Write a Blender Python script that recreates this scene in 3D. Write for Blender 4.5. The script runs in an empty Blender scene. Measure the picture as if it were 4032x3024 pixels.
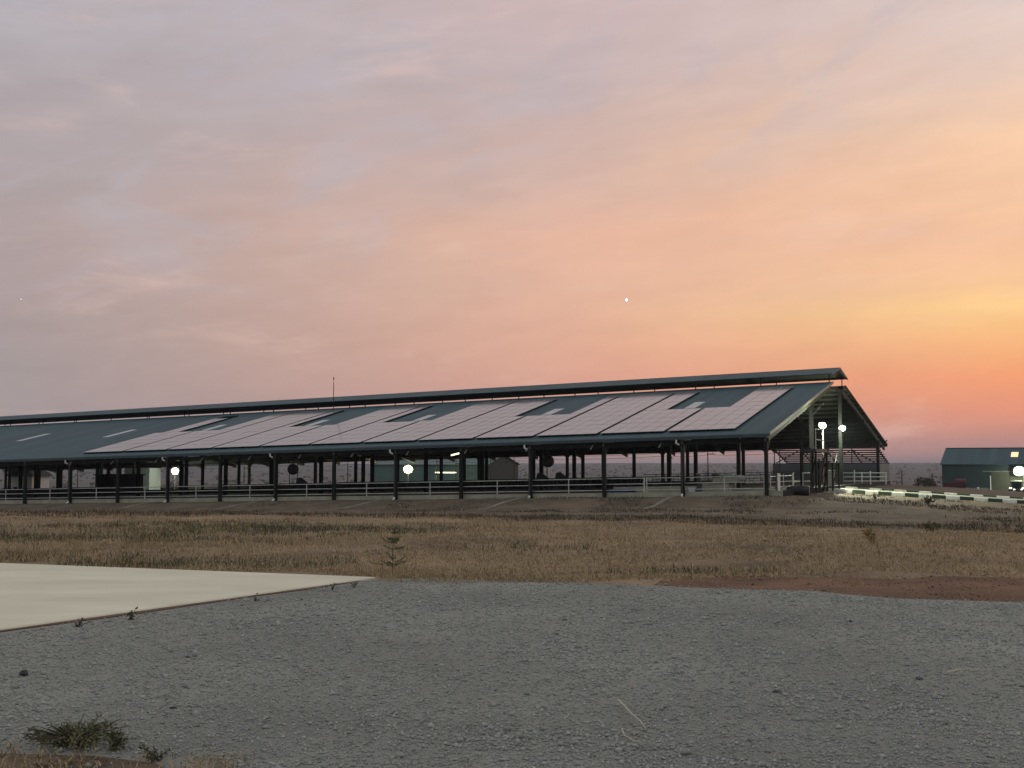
import bpy, math, random
import numpy as np
from mathutils import Vector, Matrix
rad = math.radians
SC = bpy.context.scene
COL = SC.collection

# ------------------------------------------------------------------ camera, sky, sun, exposure
cam_d = bpy.data.cameras.new('camera'); cam = bpy.data.objects.new('camera', cam_d); COL.objects.link(cam)
cam_d.sensor_width = 36; cam_d.lens = 36 * 4540 / 4032
cam_d.clip_start = 0.1; cam_d.clip_end = 12000
cam.location = (0, 0, 1.65); cam.rotation_euler = (rad(90 + 3.944), 0, 0)
SC.camera = cam
SC.view_settings.view_transform = 'Standard'
SC.view_settings.look = 'None'
SC.view_settings.exposure = 0; SC.view_settings.gamma = 1
SC.view_settings.use_curve_mapping = False
SC.cycles.use_denoising = True
SC.cycles.volume_bounces = 0
SC.cycles.max_bounces = 6

def lin(r, g, b):
    return tuple(((c / 255 + .055) / 1.055) ** 2.4 if c > 10 else c / 255 / 12.92 for c in (r, g, b)) + (1,)

SUN_EL, SUN_AZ = -1.5, 36.0            # the sun sits on the horizon beyond the right of the frame
W_ = bpy.data.worlds.new('World'); SC.world = W_; W_.use_nodes = True
nt = W_.node_tree; nt.nodes.clear()
def N_(t, **k):
    n = nt.nodes.new(t)
    for a, v in k.items(): setattr(n, a, v)
    return n
def math_(op, a, b=None, c=None, clamp=False):
    n = N_('ShaderNodeMath', operation=op, use_clamp=clamp)
    for i, v in enumerate((a, b, c)):
        if v is None: continue
        if isinstance(v, (int, float)): n.inputs[i].default_value = v
        else: nt.links.new(v, n.inputs[i])
    return n.outputs[0]
def ramp_(fac, stops):
    n = N_('ShaderNodeValToRGB'); r = n.color_ramp
    while len(r.elements) > 1: r.elements.remove(r.elements[-1])
    r.elements[0].position, r.elements[0].color = stops[0][0], lin(*stops[0][1])
    for p_, c_ in stops[1:]:
        e = r.elements.new(p_); e.color = lin(*c_)
    nt.links.new(fac, n.inputs[0]); return n.outputs[0]
def mix_(f, a, b, blend='MIX'):
    n = N_('ShaderNodeMix', data_type='RGBA', blend_type=blend)
    for s, v in ((0, f), (6, a), (7, b)):
        if isinstance(v, (int, float)): n.inputs[s].default_value = v
        elif isinstance(v, tuple): n.inputs[s].default_value = v
        else: nt.links.new(v, n.inputs[s])
    return n.outputs[2]
tc = N_('ShaderNodeTexCoord'); sep = N_('ShaderNodeSeparateXYZ'); nt.links.new(tc.outputs['Generated'], sep.inputs[0])
X, Y, Z = sep.outputs
el = math_('ARCSINE', Z); az = math_('ARCTAN2', X, Y)
cmb = N_('ShaderNodeCombineXYZ'); nt.links.new(math_('MULTIPLY', az, 2.2), cmb.inputs[0])
nt.links.new(math_('SUBTRACT', math_('MULTIPLY', el, 8.5), math_('MULTIPLY', az, .9)), cmb.inputs[1])
def noise_(vec, scale, detail, rough=.55, dist=0.):
    n = N_('ShaderNodeTexNoise'); n.inputs['Scale'].default_value = scale; n.inputs['Detail'].default_value = detail
    n.inputs['Roughness'].default_value = rough; n.inputs['Distortion'].default_value = dist
    nt.links.new(vec, n.inputs['Vector']); return n.outputs[0]
cmb2 = N_('ShaderNodeCombineXYZ'); nt.links.new(az, cmb2.inputs[0])
nt.links.new(math_('SUBTRACT', math_('MULTIPLY', el, 2.6), math_('MULTIPLY', az, .45)), cmb2.inputs[1])
n1 = noise_(cmb.outputs[0], 1.5, 5, .55, .4)
n2 = noise_(cmb.outputs[0], 4.2, 6, .6, .2)
n3 = noise_(cmb2.outputs[0], 3.2, 4, .55, .5)
warp = math_('ADD', math_('MULTIPLY', math_('SUBTRACT', n1, .5), .10), math_('MULTIPLY', math_('SUBTRACT', n3, .5), .16))
warp = math_('MULTIPLY', warp, math_('MULTIPLY', math_('SUBTRACT', el, .10), 5., clamp=True))
elw = math_('ADD', el, warp)
ef = math_('SQRT', math_('MAXIMUM', math_('DIVIDE', elw, 1.5708), 0.))
S = lambda e: math.sqrt(e / 1.5708)
left = ramp_(ef, [(0, (150, 138, 142)), (S(.03), (154, 144, 147)), (S(.08), (158, 147, 149)), (S(.14), (166, 150, 150)), (S(.2), (170, 155, 155)),
                  (S(.27), (168, 157, 160)), (S(.34), (171, 164, 169)), (S(.42), (183, 173, 176)), (S(.75), (186, 178, 186)), (1, (168, 166, 178))])
mid = ramp_(ef, [(0, (152, 134, 137)), (S(.03), (184, 146, 141)), (S(.07), (207, 153, 138)), (S(.1), (215, 162, 141)), (S(.16), (219, 173, 150)),
                 (S(.2), (222, 174, 150)), (S(.26), (201, 171, 161)), (S(.33), (190, 170, 170)), (S(.42), (197, 174, 173)), (S(.75), (190, 178, 184)), (1, (168, 166, 178))])
rt = ramp_(ef, [(0, (148, 128, 132)), (S(.018), (176, 134, 130)), (S(.042), (214, 139, 118)), (S(.07), (233, 150, 110)), (S(.098), (238, 174, 120)), (S(.112), (242, 188, 126)),
                (S(.125), (246, 200, 134)), (S(.142), (239, 190, 142)), (S(.17), (236, 185, 149)), (S(.26), (240, 197, 162)), (S(.34), (220, 193, 180)), (S(.42), (210, 196, 194)), (S(.75), (194, 181, 184)), (1, (168, 166, 178))])
azs = math_('POWER', math_('ADD', math_('MULTIPLY', az, 1.19), .5, clamp=True), 1.22)               # 0 at the left of the view, 1 at the right
azb = N_('ShaderNodeMapRange', interpolation_type='SMOOTHSTEP'); nt.links.new(az, azb.inputs[0])
azb.inputs[1].default_value = 1.1; azb.inputs[2].default_value = 2.4; azb.inputs[3].default_value = 1; azb.inputs[4].default_value = 0
azs = math_('MULTIPLY', azs, azb.outputs[0])
f1 = math_('MULTIPLY', azs, 2., clamp=True); f2 = math_('MULTIPLY', math_('SUBTRACT', azs, .5), 2., clamp=True)
dusk = ramp_(ef, [(0, (146, 148, 152)), (S(.12), (154, 159, 163)), (S(.4), (174, 181, 184)), (1, (180, 187, 192))])
fr = N_('ShaderNodeMapRange', interpolation_type='SMOOTHSTEP'); nt.links.new(math_('ABSOLUTE', az), fr.inputs[0])
fr.inputs[1].default_value = .75; fr.inputs[2].default_value = 1.9
zen = N_('ShaderNodeMapRange', interpolation_type='SMOOTHSTEP'); nt.links.new(el, zen.inputs[0])
zen.inputs[1].default_value = .75; zen.inputs[2].default_value = 1.25
skyc = mix_(f2, mix_(f1, left, mid), rt)
skyc = mix_(math_('MAXIMUM', fr.outputs[0], zen.outputs[0]), skyc, dusk)
n4 = N_('ShaderNodeMapRange', interpolation_type='SMOOTHSTEP'); nt.links.new(noise_(cmb2.outputs[0], 5.5, 5, .6, .8), n4.inputs[0])
n4.inputs[1].default_value = .48; n4.inputs[2].default_value = .68
hi = N_('ShaderNodeMapRange', interpolation_type='SMOOTHSTEP'); nt.links.new(math_('SUBTRACT', el, math_('MULTIPLY', az, .25)), hi.inputs[0])
hi.inputs[1].default_value = .13; hi.inputs[2].default_value = .3
skyc = mix_(math_('MULTIPLY', math_('MULTIPLY', n4.outputs[0], hi.outputs[0]), .42), skyc, lin(176, 174, 184))
wisp = N_('ShaderNodeMapRange', interpolation_type='SMOOTHSTEP'); nt.links.new(noise_(cmb.outputs[0], 2.3, 6, .62, .3), wisp.inputs[0])
wisp.inputs[1].default_value = .52; wisp.inputs[2].default_value = .74
skyc = mix_(math_('MULTIPLY', wisp.outputs[0], .34), skyc, lin(226, 193, 180))
band = math_('MULTIPLY', math_('SUBTRACT', n2, .5), .24)
gain = math_('ADD', math_('ADD', 1., band), math_('MULTIPLY', math_('SUBTRACT', n3, .5), .10))
vm = N_('ShaderNodeVectorMath', operation='SCALE'); nt.links.new(skyc, vm.inputs[0]); nt.links.new(gain, vm.inputs['Scale'])
bg = N_('ShaderNodeBackground'); nt.links.new(vm.outputs[0], bg.inputs[0]); bg.inputs[1].default_value = 1.07
sk = N_('ShaderNodeTexSky', sky_type='NISHITA'); sk.sun_disc = False
sk.sun_elevation = rad(SUN_EL); sk.sun_rotation = rad(SUN_AZ)
bg2 = N_('ShaderNodeBackground'); nt.links.new(sk.outputs[0], bg2.inputs[0]); bg2.inputs[1].default_value = .05
add = N_('ShaderNodeAddShader'); nt.links.new(bg.outputs[0], add.inputs[0]); nt.links.new(bg2.outputs[0], add.inputs[1])
wo = N_('ShaderNodeOutputWorld'); nt.links.new(add.outputs[0], wo.inputs[0])

sun_d = bpy.data.lights.new('sun', 'SUN'); sun_d.energy = .04; sun_d.angle = rad(12); sun_d.color = (1, .62, .38)
sun = bpy.data.objects.new('sun', sun_d); COL.objects.link(sun)
sd = Vector((math.sin(rad(SUN_AZ)) * math.cos(rad(3)), math.cos(rad(SUN_AZ)) * math.cos(rad(3)), math.sin(rad(3))))
sun.rotation_euler = sd.to_track_quat('Z', 'Y').to_euler()

# ------------------------------------------------------------------ helpers
rng = np.random.default_rng(7); random.seed(7)
def _hash(ix, iy, seed):
    n = (ix * 374761393 + iy * 668265263 + seed * 1442695041) & 0xffffffff
    n = ((n ^ (n >> 13)) * 1274126177) & 0xffffffff
    return ((n ^ (n >> 16)) & 0xffff) / 65535.
def vnoise(x, y, seed=0):
    x = np.asarray(x, float); y = np.asarray(y, float)
    ix = np.floor(x).astype(np.int64); iy = np.floor(y).astype(np.int64)
    fx = x - ix; fy = y - iy; fx = fx * fx * (3 - 2 * fx); fy = fy * fy * (3 - 2 * fy)
    a = _hash(ix, iy, seed); b = _hash(ix + 1, iy, seed); c = _hash(ix, iy + 1, seed); d = _hash(ix + 1, iy + 1, seed)
    return (a * (1 - fx) + b * fx) * (1 - fy) + (c * (1 - fx) + d * fx) * fy
def sstep(a, b, x):
    t = np.clip((np.asarray(x, float) - a) / (b - a), 0, 1); return t * t * (3 - 2 * t)

def mat(name, col, rough=.7, var=.25, scale=3., metallic=0., bump=0., bscale=None, col2=None, emit=None, ior=None, spec=None, coords='Object', stretch=None, island=False):
    m = bpy.data.materials.new(name); m.use_nodes = True; t = m.node_tree; b = t.nodes['Principled BSDF']
    b.inputs['Roughness'].default_value = rough; b.inputs['Metallic'].default_value = metallic
    if ior: b.inputs['IOR'].default_value = ior
    if spec is not None: b.inputs['Specular IOR Level'].default_value = spec
    c = t.nodes.new('ShaderNodeTexCoord'); src = c.outputs[coords]
    if stretch:
        mp = t.nodes.new('ShaderNodeMapping'); mp.inputs['Scale'].default_value = stretch; t.links.new(src, mp.inputs[0]); src = mp.outputs[0]
    n = t.nodes.new('ShaderNodeTexNoise'); n.inputs['Scale'].default_value = scale; n.inputs['Detail'].default_value = 6; n.inputs['Roughness'].default_value = .6
    t.links.new(src, n.inputs['Vector'])
    mx = t.nodes.new('ShaderNodeMix'); mx.data_type = 'RGBA'
    a = tuple(col); d = tuple(col2) if col2 else tuple(min(1, x * (1 + var)) for x in col)
    lo = tuple(x * (1 - var) for x in a)
    mx.inputs[6].default_value = lo + (1,); mx.inputs[7].default_value = d + (1,)
    fac = n.outputs[0]
    mr = t.nodes.new('ShaderNodeMapRange'); mr.inputs[1].default_value = .3; mr.inputs[2].default_value = .7
    t.links.new(fac, mr.inputs[0]); fac = mr.outputs[0]
    if island:
        g = t.nodes.new('ShaderNodeNewGeometry'); ad = t.nodes.new('ShaderNodeMath'); ad.operation = 'MULTIPLY_ADD'
        t.links.new(g.outputs['Random Per Island'], ad.inputs[0]); ad.inputs[1].default_value = .55
        ml = t.nodes.new('ShaderNodeMath'); ml.operation = 'MULTIPLY'; t.links.new(fac, ml.inputs[0]); ml.inputs[1].default_value = .45
        t.links.new(ml.outputs[0], ad.inputs[2]); fac = ad.outputs[0]
    t.links.new(fac, mx.inputs[0]); t.links.new(mx.outputs[2], b.inputs['Base Color'])
    if emit:
        b.inputs['Emission Color'].default_value = tuple(emit[0]) + (1,); b.inputs['Emission Strength'].default_value = emit[1]
    if bump:
        n2_ = t.nodes.new('ShaderNodeTexNoise'); n2_.inputs['Scale'].default_value = bscale or scale * 6; n2_.inputs['Detail'].default_value = 8
        n2_.inputs['Roughness'].default_value = .65
        t.links.new(src, n2_.inputs['Vector']); bp = t.nodes.new('ShaderNodeBump'); bp.inputs['Distance'].default_value = bump
        t.links.new(n2_.outputs[0], bp.inputs['Height']); t.links.new(bp.outputs[0], b.inputs['Normal'])
    return m

class MB:
    def __init__(self): self.v = []; self.f = []
    def raw(self, vs, fs):
        o = len(self.v); self.v += [tuple(p) for p in vs]; self.f += [tuple(i + o for i in f) for f in fs]; return self
    def hexa(self, p):   # 8 corners: bottom 4 ccw, top 4 ccw
        return self.raw(p, [(3, 2, 1, 0), (4, 5, 6, 7), (0, 1, 5, 4), (1, 2, 6, 5), (2, 3, 7, 6), (3, 0, 4, 7)])
    def box(self, x0, x1, y0, y1, z0, z1):
        return self.hexa([(x0, y0, z0), (x1, y0, z0), (x1, y1, z0), (x0, y1, z0), (x0, y0, z1), (x1, y0, z1), (x1, y1, z1), (x0, y1, z1)])
    def bar(self, a, b, w, h=None, up=(0, 0, 1)):
        a = Vector(a); b = Vector(b); d = (b - a).normalized(); h = h or w
        u = Vector(up)
        if abs(d.dot(u)) > .98: u = Vector((0, 1, 0))
        s = d.cross(u).normalized(); u = s.cross(d)
        c = [(-w / 2, -h / 2), (w / 2, -h / 2), (w / 2, h / 2), (-w / 2, h / 2)]
        return self.hexa([a + s * x + u * y for x, y in c] + [b + s * x + u * y for x, y in c])
    def tube(self, pts, r, n=8, r1=None):
        pts = [Vector(p) for p in pts]; rings = []
        for i, p in enumerate(pts):
            d = (pts[min(i + 1, len(pts) - 1)] - pts[max(i - 1, 0)]).normalized()
            u = Vector((0, 0, 1)) if abs(d.z) < .95 else Vector((0, 1, 0))
            s = d.cross(u).normalized(); u = s.cross(d)
            rr = r if r1 is None else r + (r1 - r) * i / (len(pts) - 1)
            rings.append([p + s * math.cos(k * 2 * math.pi / n) * rr + u * math.sin(k * 2 * math.pi / n) * rr for k in range(n)])
        vs = [q for g in rings for q in g]; fs = []
        for i in range(len(pts) - 1):
            for k in range(n):
                fs.append((i * n + k, i * n + (k + 1) % n, (i + 1) * n + (k + 1) % n, (i + 1) * n + k))
        fs.append(tuple(range(n - 1, -1, -1))); fs.append(tuple((len(pts) - 1) * n + k for k in range(n)))
        return self.raw(vs, fs)
    def lathe(self, prof, c=(0, 0, 0), axis='z', n=16):
        vs = []; fs = []
        for r, h in prof:
            for k in range(n):
                a = 2 * math.pi * k / n; x, y = r * math.cos(a), r * math.sin(a)
                p = (x, y, h) if axis == 'z' else ((x, h, y) if axis == 'y' else (h, x, y))
                vs.append((p[0] + c[0], p[1] + c[1], p[2] + c[2]))
        for i in range(len(prof) - 1):
            for k in range(n): fs.append((i * n + k, i * n + (k + 1) % n, (i + 1) * n + (k + 1) % n, (i + 1) * n + k))
        fs.append(tuple(range(n - 1, -1, -1))); fs.append(tuple((len(prof) - 1) * n + k for k in range(n)))
        return self.raw(vs, fs)
    def mesh(self, name, m=None, smooth=False):
        me = bpy.data.meshes.new(name); me.from_pydata(self.v, [], self.f); me.validate()
        import bmesh
        bm = bmesh.new(); bm.from_mesh(me); bmesh.ops.recalc_face_normals(bm, faces=bm.faces); bm.to_mesh(me); bm.free()
        if m: me.materials.append(m)
        if smooth:
            for p in me.polygons: p.use_smooth = True
        return me
    def build(self, name, m, parent=None, smooth=False): return link(name, self.mesh(name, m, smooth), parent)

def link(name, data, parent=None, loc=None, rotz=None):
    o = bpy.data.objects.new(name, data); COL.objects.link(o)
    if parent: o.parent = parent
    if loc is not None: o.location = loc
    if rotz is not None: o.rotation_euler = (0, 0, rotz)
    return o
def tag(o, label=None, cat=None, group=None, kind=None):
    if label: o['label'] = label
    if cat: o['category'] = cat
    if group: o['group'] = group
    if kind: o['kind'] = kind
    return o
def thing(name, label, cat, loc=(0, 0, 0), rotz=0, group=None):
    o = bpy.data.objects.new(name, None); COL.objects.link(o); o.empty_display_size = .3
    o.location = loc; o.rotation_euler = (0, 0, rotz)
    return tag(o, label, cat, group)
def np_mesh(name, v, f, m, parent=None):       # v (n,3), f (k,3|4) arrays
    me = bpy.data.meshes.new(name); k = f.shape[1]
    me.vertices.add(len(v)); me.vertices.foreach_set('co', np.ascontiguousarray(v, np.float32).ravel())
    me.loops.add(f.size); me.loops.foreach_set('vertex_index', np.ascontiguousarray(f, np.int32).ravel())
    me.polygons.add(len(f)); me.polygons.foreach_set('loop_start', np.arange(0, f.size, k, dtype=np.int32))
    me.update(calc_edges=True); me.validate()
    if m: me.materials.append(m)
    return link(name, me, parent)
def copy_tree(o, parent=None):
    c = o.copy(); COL.objects.link(c)
    if parent: c.parent = parent
    for ch in list(o.children): copy_tree(ch, c)
    return c

# ------------------------------------------------------------------ the lie of the land
# barn frame: s metres along the barn away from its near gable, g metres across it from the front eave, h height
E0 = np.array([17.84, 80.0]); NV = np.array([-.8960, .4440]); GV = np.array([.4440, .8960]); FALL = .0228
ROT = math.atan2(-.444, .896)
def W(s, g, h=0.): return (E0[0] + NV[0] * s + GV[0] * g, E0[1] + NV[1] * s + GV[1] * g, h - FALL * s)
def B(s, g, h=0.): return (-s, g, h - FALL * s)           # the same point in the barn root's own axes
def ground_z(x, y, rough=True):
    x = np.asarray(x, float); y = np.asarray(y, float)
    dx, dy = x - E0[0], y - E0[1]
    s = dx * NV[0] + dy * NV[1]; g = dx * GV[0] + dy * GV[1]
    sc = np.clip(s, -45, 130)
    base = -.58 - np.where(sc > 0, FALL * sc, -.05 * sc)
    drop = .62 * sstep(-22, 4, s)
    front = base - drop * sstep(-1.2, -8, g) * 1.0
    zf = front * (1 - sstep(-14, -62, g)) ** 1.15
    z = np.where(g < -8, np.where(g < -14, zf, front), front)
    back = np.clip(g - 52, 0, 170) * .062
    z = z - back
    far = sstep(240, 700, g) * 5 - sstep(500, 3600, g) * 28 + 5
    hills = (vnoise(x / 420., y / 420., 3) - .5) * 3.2 + (vnoise(x / 150., y / 150., 4) - .5) * 1.2
    z = z + np.where(g > 240, sstep(500, 3800, g) * 16.5 + hills * sstep(240, 900, g) * (.4 + .9 * sstep(1500, 3500, g)), 0)
    if rough:
        k = sstep(-63.5, -58, g) * (1 - .85 * sstep(-3.5, -1, g) * sstep(60, 50, g))
        z = z + k * ((vnoise(x / 2.3, y / 2.3, 1) - .5) * .16 + (vnoise(x / .8, y / .8, 2) - .5) * .07 + (vnoise(x / 7., y / 7., 5) - .5) * .22)
    return z
gz = lambda x, y: float(ground_z(x, y))
def on(s, g, dz=0.):
    p = W(s, g); return (p[0], p[1], gz(p[0], p[1]) + dz)

# ------------------------------------------------------------------ materials
M = {}
M['soil'] = mat('dry_soil', (.20, .135, .075), .95, .5, .35, col2=(.34, .235, .135), bump=.05, bscale=2.2)
M['red'] = mat('red_earth', (.135, .064, .033), .95, .35, .8, col2=(.21, .105, .055), bump=.03, bscale=5)
M['gravel'] = mat('grey_gravel', (.27, .27, .24), .92, .25, .3, col2=(.38, .378, .338), bump=.025, bscale=40)
M['stone'] = mat('crushed_stone', (.30, .30, .267), .92, .4, 6, col2=(.48, .476, .43), island=True)
M['pad'] = mat('lamp_tinted_concrete', (.70, .66, .49), .85, .12, .35, col2=(.80, .76, .59), bump=.004, bscale=20, stretch=(1, 3, 1))  # concrete with the yellow light of an unbuilt lamp put into its base colour
M['conc'] = mat('weathered_concrete', (.36, .34, .26), .9, .25, .9, bump=.01, bscale=12)
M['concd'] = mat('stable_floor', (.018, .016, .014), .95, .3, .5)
M['roof'] = mat('blue_green_sheeting', (.024, .074, .086), .62, .3, .8, col2=(.036, .096, .108), spec=.25, stretch=(1., .05, .05))
M['roofu'] = mat('dull_sheet_underside', (.032, .034, .028), .85, .2, .3)
M['gutter'] = mat('grey_green_gutter', (.05, .075, .085), .55, .15, 1)
M['steel'] = mat('dark_painted_steel', (.014, .015, .014), .75, .25, 2, spec=.2)
M['galv'] = mat('galvanised_pipe', (.55, .55, .52), .45, .15, 3, metallic=.35)
M['galvd'] = mat('dull_pipe', (.05, .05, .048), .6, .2, 3)
M['purlin'] = mat('grey_green_purlin', (.085, .088, .07), .75, .2, 2, spec=.3)
M['drain'] = mat('soil_stained_concrete', (.23, .20, .155), .95, .3, 1.5)
M['cornersoil'] = mat('dark_brown_earth', (.10, .068, .044), .95, .4, 2., col2=(.19, .135, .085), bump=.03, bscale=18)
M['pvc'] = mat('white_plastic_pipe', (.78, .78, .76), .5, .06, 2)
M['cream'] = mat('pale_painted_strut', (.27, .26, .22), .6, .1, 2)
M['panel'] = mat('solar_glass', (.19, .20, .22), .12, .10, .4, ior=2.05, coords='Object')
M['pframe'] = mat('panel_frame', (.22, .215, .22), .35, .05, 3, metallic=.3)
M['sky_l'] = mat('translucent_sheet', (.42, .45, .44), .35, .08, 1)
M['white'] = mat('white_road_paint', (.74, .75, .68), .75, .14, 2.5, bump=.004)
M['dkgreen'] = mat('dark_green_road_paint', (.028, .055, .036), .75, .25, 2.5, bump=.004)
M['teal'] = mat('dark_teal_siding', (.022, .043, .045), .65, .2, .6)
M['tealw'] = mat('teal_siding_lit', (.09, .15, .14), .6, .12, .6)  # paler copy of the teal: floodlight's brightening put into the colour
M['grwall'] = mat('dark_grey_siding', (.075, .075, .08), .7, .15, .5)
M['grwall2'] = mat('mid_grey_siding', (.17, .165, .155), .7, .15, .5)
M['block'] = mat('block_wall', (.19, .18, .175), .9, .2, 2)
M['black'] = mat('black_rubber', (.012, .012, .013), .55, .3, 3, bump=.02, bscale=4)
M['iron'] = mat('black_iron', (.015, .015, .015), .6, .2, 3)
M['redfan'] = mat('fan_red', (.16, .03, .025), .5, .2, 3)
M['maroon'] = mat('dull_maroon_paint', (.075, .018, .022), .65, .35, 2)
M['blue'] = mat('blue_plastic', (.03, .085, .2), .5, .1, 2)
M['sack'] = mat('pale_sacking', (.36, .37, .33), .9, .25, 4, bump=.02)
M['whitep'] = mat('white_plastic', (.78, .80, .82), .5, .05, 2)
M['lampw'] = mat('lamp_white_green', (.8, .9, .7), .5, .0, 1, emit=((.93, 1., .80), 20))
M['paint_blue'] = mat('pale_blue_white_paint', (.5, .55, .56), .6, .08, 1)
M['lampy'] = mat('lamp_yellow', (.9, .85, .5), .5, .0, 1, emit=((1., .95, .6), 14))
M['haloy'] = mat('yellow_halo_ring', (.8, .75, .4), .5, .0, 1, emit=((1., .84, .28), .75))  # weak emission imitating the glow round the lamps
M['halow'] = mat('greenish_halo_ring', (.7, .8, .6), .5, .0, 1, emit=((.80, 1., .55), .7))
M['tubew'] = mat('lit_tube', (.9, .9, .7), .5, .0, 1, emit=((1., .96, .62), 2.6))
M['skyl_lit'] = mat('lit_rooflight', (.8, .7, .5), .5, .1, 1, emit=((1., .72, .36), .85))
M['star'] = mat('star_light', (1, 1, 1), .5, .0, 1, emit=((1., .97, .9), 6))
M['star_dim'] = mat('dim_star_light', (1, 1, 1), .5, .0, 1, emit=((1., .93, .9), .5))
M['dry'] = mat('dry_grass_blades', (.28, .185, .09), .9, .35, .25, col2=(.58, .43, .235), coords='Object', island=True)
M['green'] = mat('green_weeds', (.075, .08, .04), .85, .35, .5, col2=(.16, .155, .08), island=True)
M['dkweed'] = mat('dark_dead_weeds', (.07, .050, .034), .9, .35, .5, col2=(.16, .115, .07), island=True)
M['straw'] = mat('bleached_straw', (.55, .50, .38), .9, .1, 3)
M['olivegrass'] = mat('young_olive_leaves', (.13, .135, .065), .9, .3, .5, col2=(.26, .24, .13), island=True)
M['bark'] = mat('twig_bark', (.07, .05, .035), .9, .2, 5)
M['farleaf'] = mat('far_bush', (.06, .065, .045), .95, .35, .02, col2=(.12, .105, .075), island=True)
M['thatch'] = mat('dark_roofing', (.03, .028, .027), .9, .2, 2)
M['limewash'] = mat('limewashed_wall', (.62, .60, .55), .9, .1, 2)
M['glass'] = mat('dark_glass', (.02, .025, .03), .1, .1, 1)
M['olive'] = mat('olive_sheet_door', (.07, .075, .05), .7, .12, .8)
M['tyre'] = mat('tyre_rubber', (.014, .014, .014), .8, .2, 3)
M['hl'] = mat('tractor_lamp', (.9, 1, .9), .4, .0, 1, emit=((.85, 1., .85), 2.2))

# ------------------------------------------------------------------ ground
def axis(lo, hi, n_in, fine_lo, fine_hi, grow=1.16, step=None):
    a = list(np.linspace(fine_lo, fine_hi, n_in)); st = a[1] - a[0]
    d = st
    while a[-1] < hi: d *= grow; a.append(a[-1] + d)
    d = st
    while a[0] > lo: d *= grow; a.insert(0, a[0] - d)
    return np.array(a)
gx = axis(-3600, 3600, 300, -62, 62); gy = axis(-400, 4300, 330, 4, 120, 1.06)
XX, YY = np.meshgrid(gx, gy)
ZZ = ground_z(XX, YY)
nx, ny = len(gx), len(gy)
idx = np.arange(nx * ny).reshape(ny, nx)
f = np.stack([idx[:-1, :-1], idx[:-1, 1:], idx[1:, 1:], idx[1:, :-1]], -1).reshape(-1, 4)
gm = M['soil'].node_tree; pb_ = gm.nodes['Principled BSDF']; old = pb_.inputs['Base Color'].links[0].from_socket
def gn(t, **k):
    n = gm.nodes.new(t)
    for a_, v_ in k.items(): setattr(n, a_, v_)
    return n
gc = gn('ShaderNodeTexCoord'); gs = gn('ShaderNodeSeparateXYZ'); gm.links.new(gc.outputs['Object'], gs.inputs[0])
gnz = gn('ShaderNodeTexNoise'); gnz.inputs['Scale'].default_value = .22; gnz.inputs['Detail'].default_value = 6; gnz.inputs['Roughness'].default_value = .65; gm.links.new(gc.outputs['Object'], gnz.inputs['Vector'])
gx0 = gn('ShaderNodeMapRange', interpolation_type='SMOOTHSTEP'); gm.links.new(gs.outputs[0], gx0.inputs[0])
gx0.inputs[1].default_value = -16; gx0.inputs[2].default_value = 0; gx0.inputs[3].default_value = -24; gx0.inputs[4].default_value = -2
ga = gn('ShaderNodeMath', operation='ADD'); gm.links.new(gs.outputs[1], ga.inputs[0]); gm.links.new(gx0.outputs[0], ga.inputs[1])
gb = gn('ShaderNodeMath', operation='MULTIPLY_ADD'); gm.links.new(gnz.outputs[0], gb.inputs[0]); gb.inputs[1].default_value = 26; gm.links.new(ga.outputs[0], gb.inputs[2])
gr = gn('ShaderNodeMapRange', interpolation_type='SMOOTHSTEP'); gm.links.new(gb.outputs[0], gr.inputs[0])
gr.inputs[1].default_value = 48; gr.inputs[2].default_value = 60; gr.inputs[4].default_value = .85
gd = gn('ShaderNodeMix', data_type='RGBA'); gd.inputs[6].default_value = (.05, .041, .029, 1); gd.inputs[7].default_value = (.15, .105, .062, 1)
gn2 = gn('ShaderNodeTexNoise'); gn2.inputs['Scale'].default_value = .6; gn2.inputs['Detail'].default_value = 6; gm.links.new(gc.outputs['Object'], gn2.inputs['Vector'])
gr2 = gn('ShaderNodeMapRange'); gm.links.new(gn2.outputs[0], gr2.inputs[0]); gr2.inputs[1].default_value = .32; gr2.inputs[2].default_value = .68
gm.links.new(gr2.outputs[0], gd.inputs[0])
gx1 = gn('ShaderNodeMix', data_type='RGBA'); gm.links.new(gr.outputs[0], gx1.inputs[0]); gm.links.new(old, gx1.inputs[6]); gm.links.new(gd.outputs[2], gx1.inputs[7])
gm.links.new(gx1.outputs[2], pb_.inputs['Base Color'])
o = np_mesh('ground', np.stack([XX, YY, ZZ], -1).reshape(-1, 3), f, M['soil']); tag(o, kind='structure')
o.data.materials.append(mat('bush_plain', (.075, .07, .06), .95, .4, .012, col2=(.15, .13, .11)))
fc = np.stack([XX[:-1, :-1], YY[:-1, :-1]], -1).reshape(-1, 2); gf = (fc - E0) @ GV
o.data.polygons.foreach_set('material_index', (gf > 108).astype(np.int32))
for p in o.data.polygons: p.use_smooth = True

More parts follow.
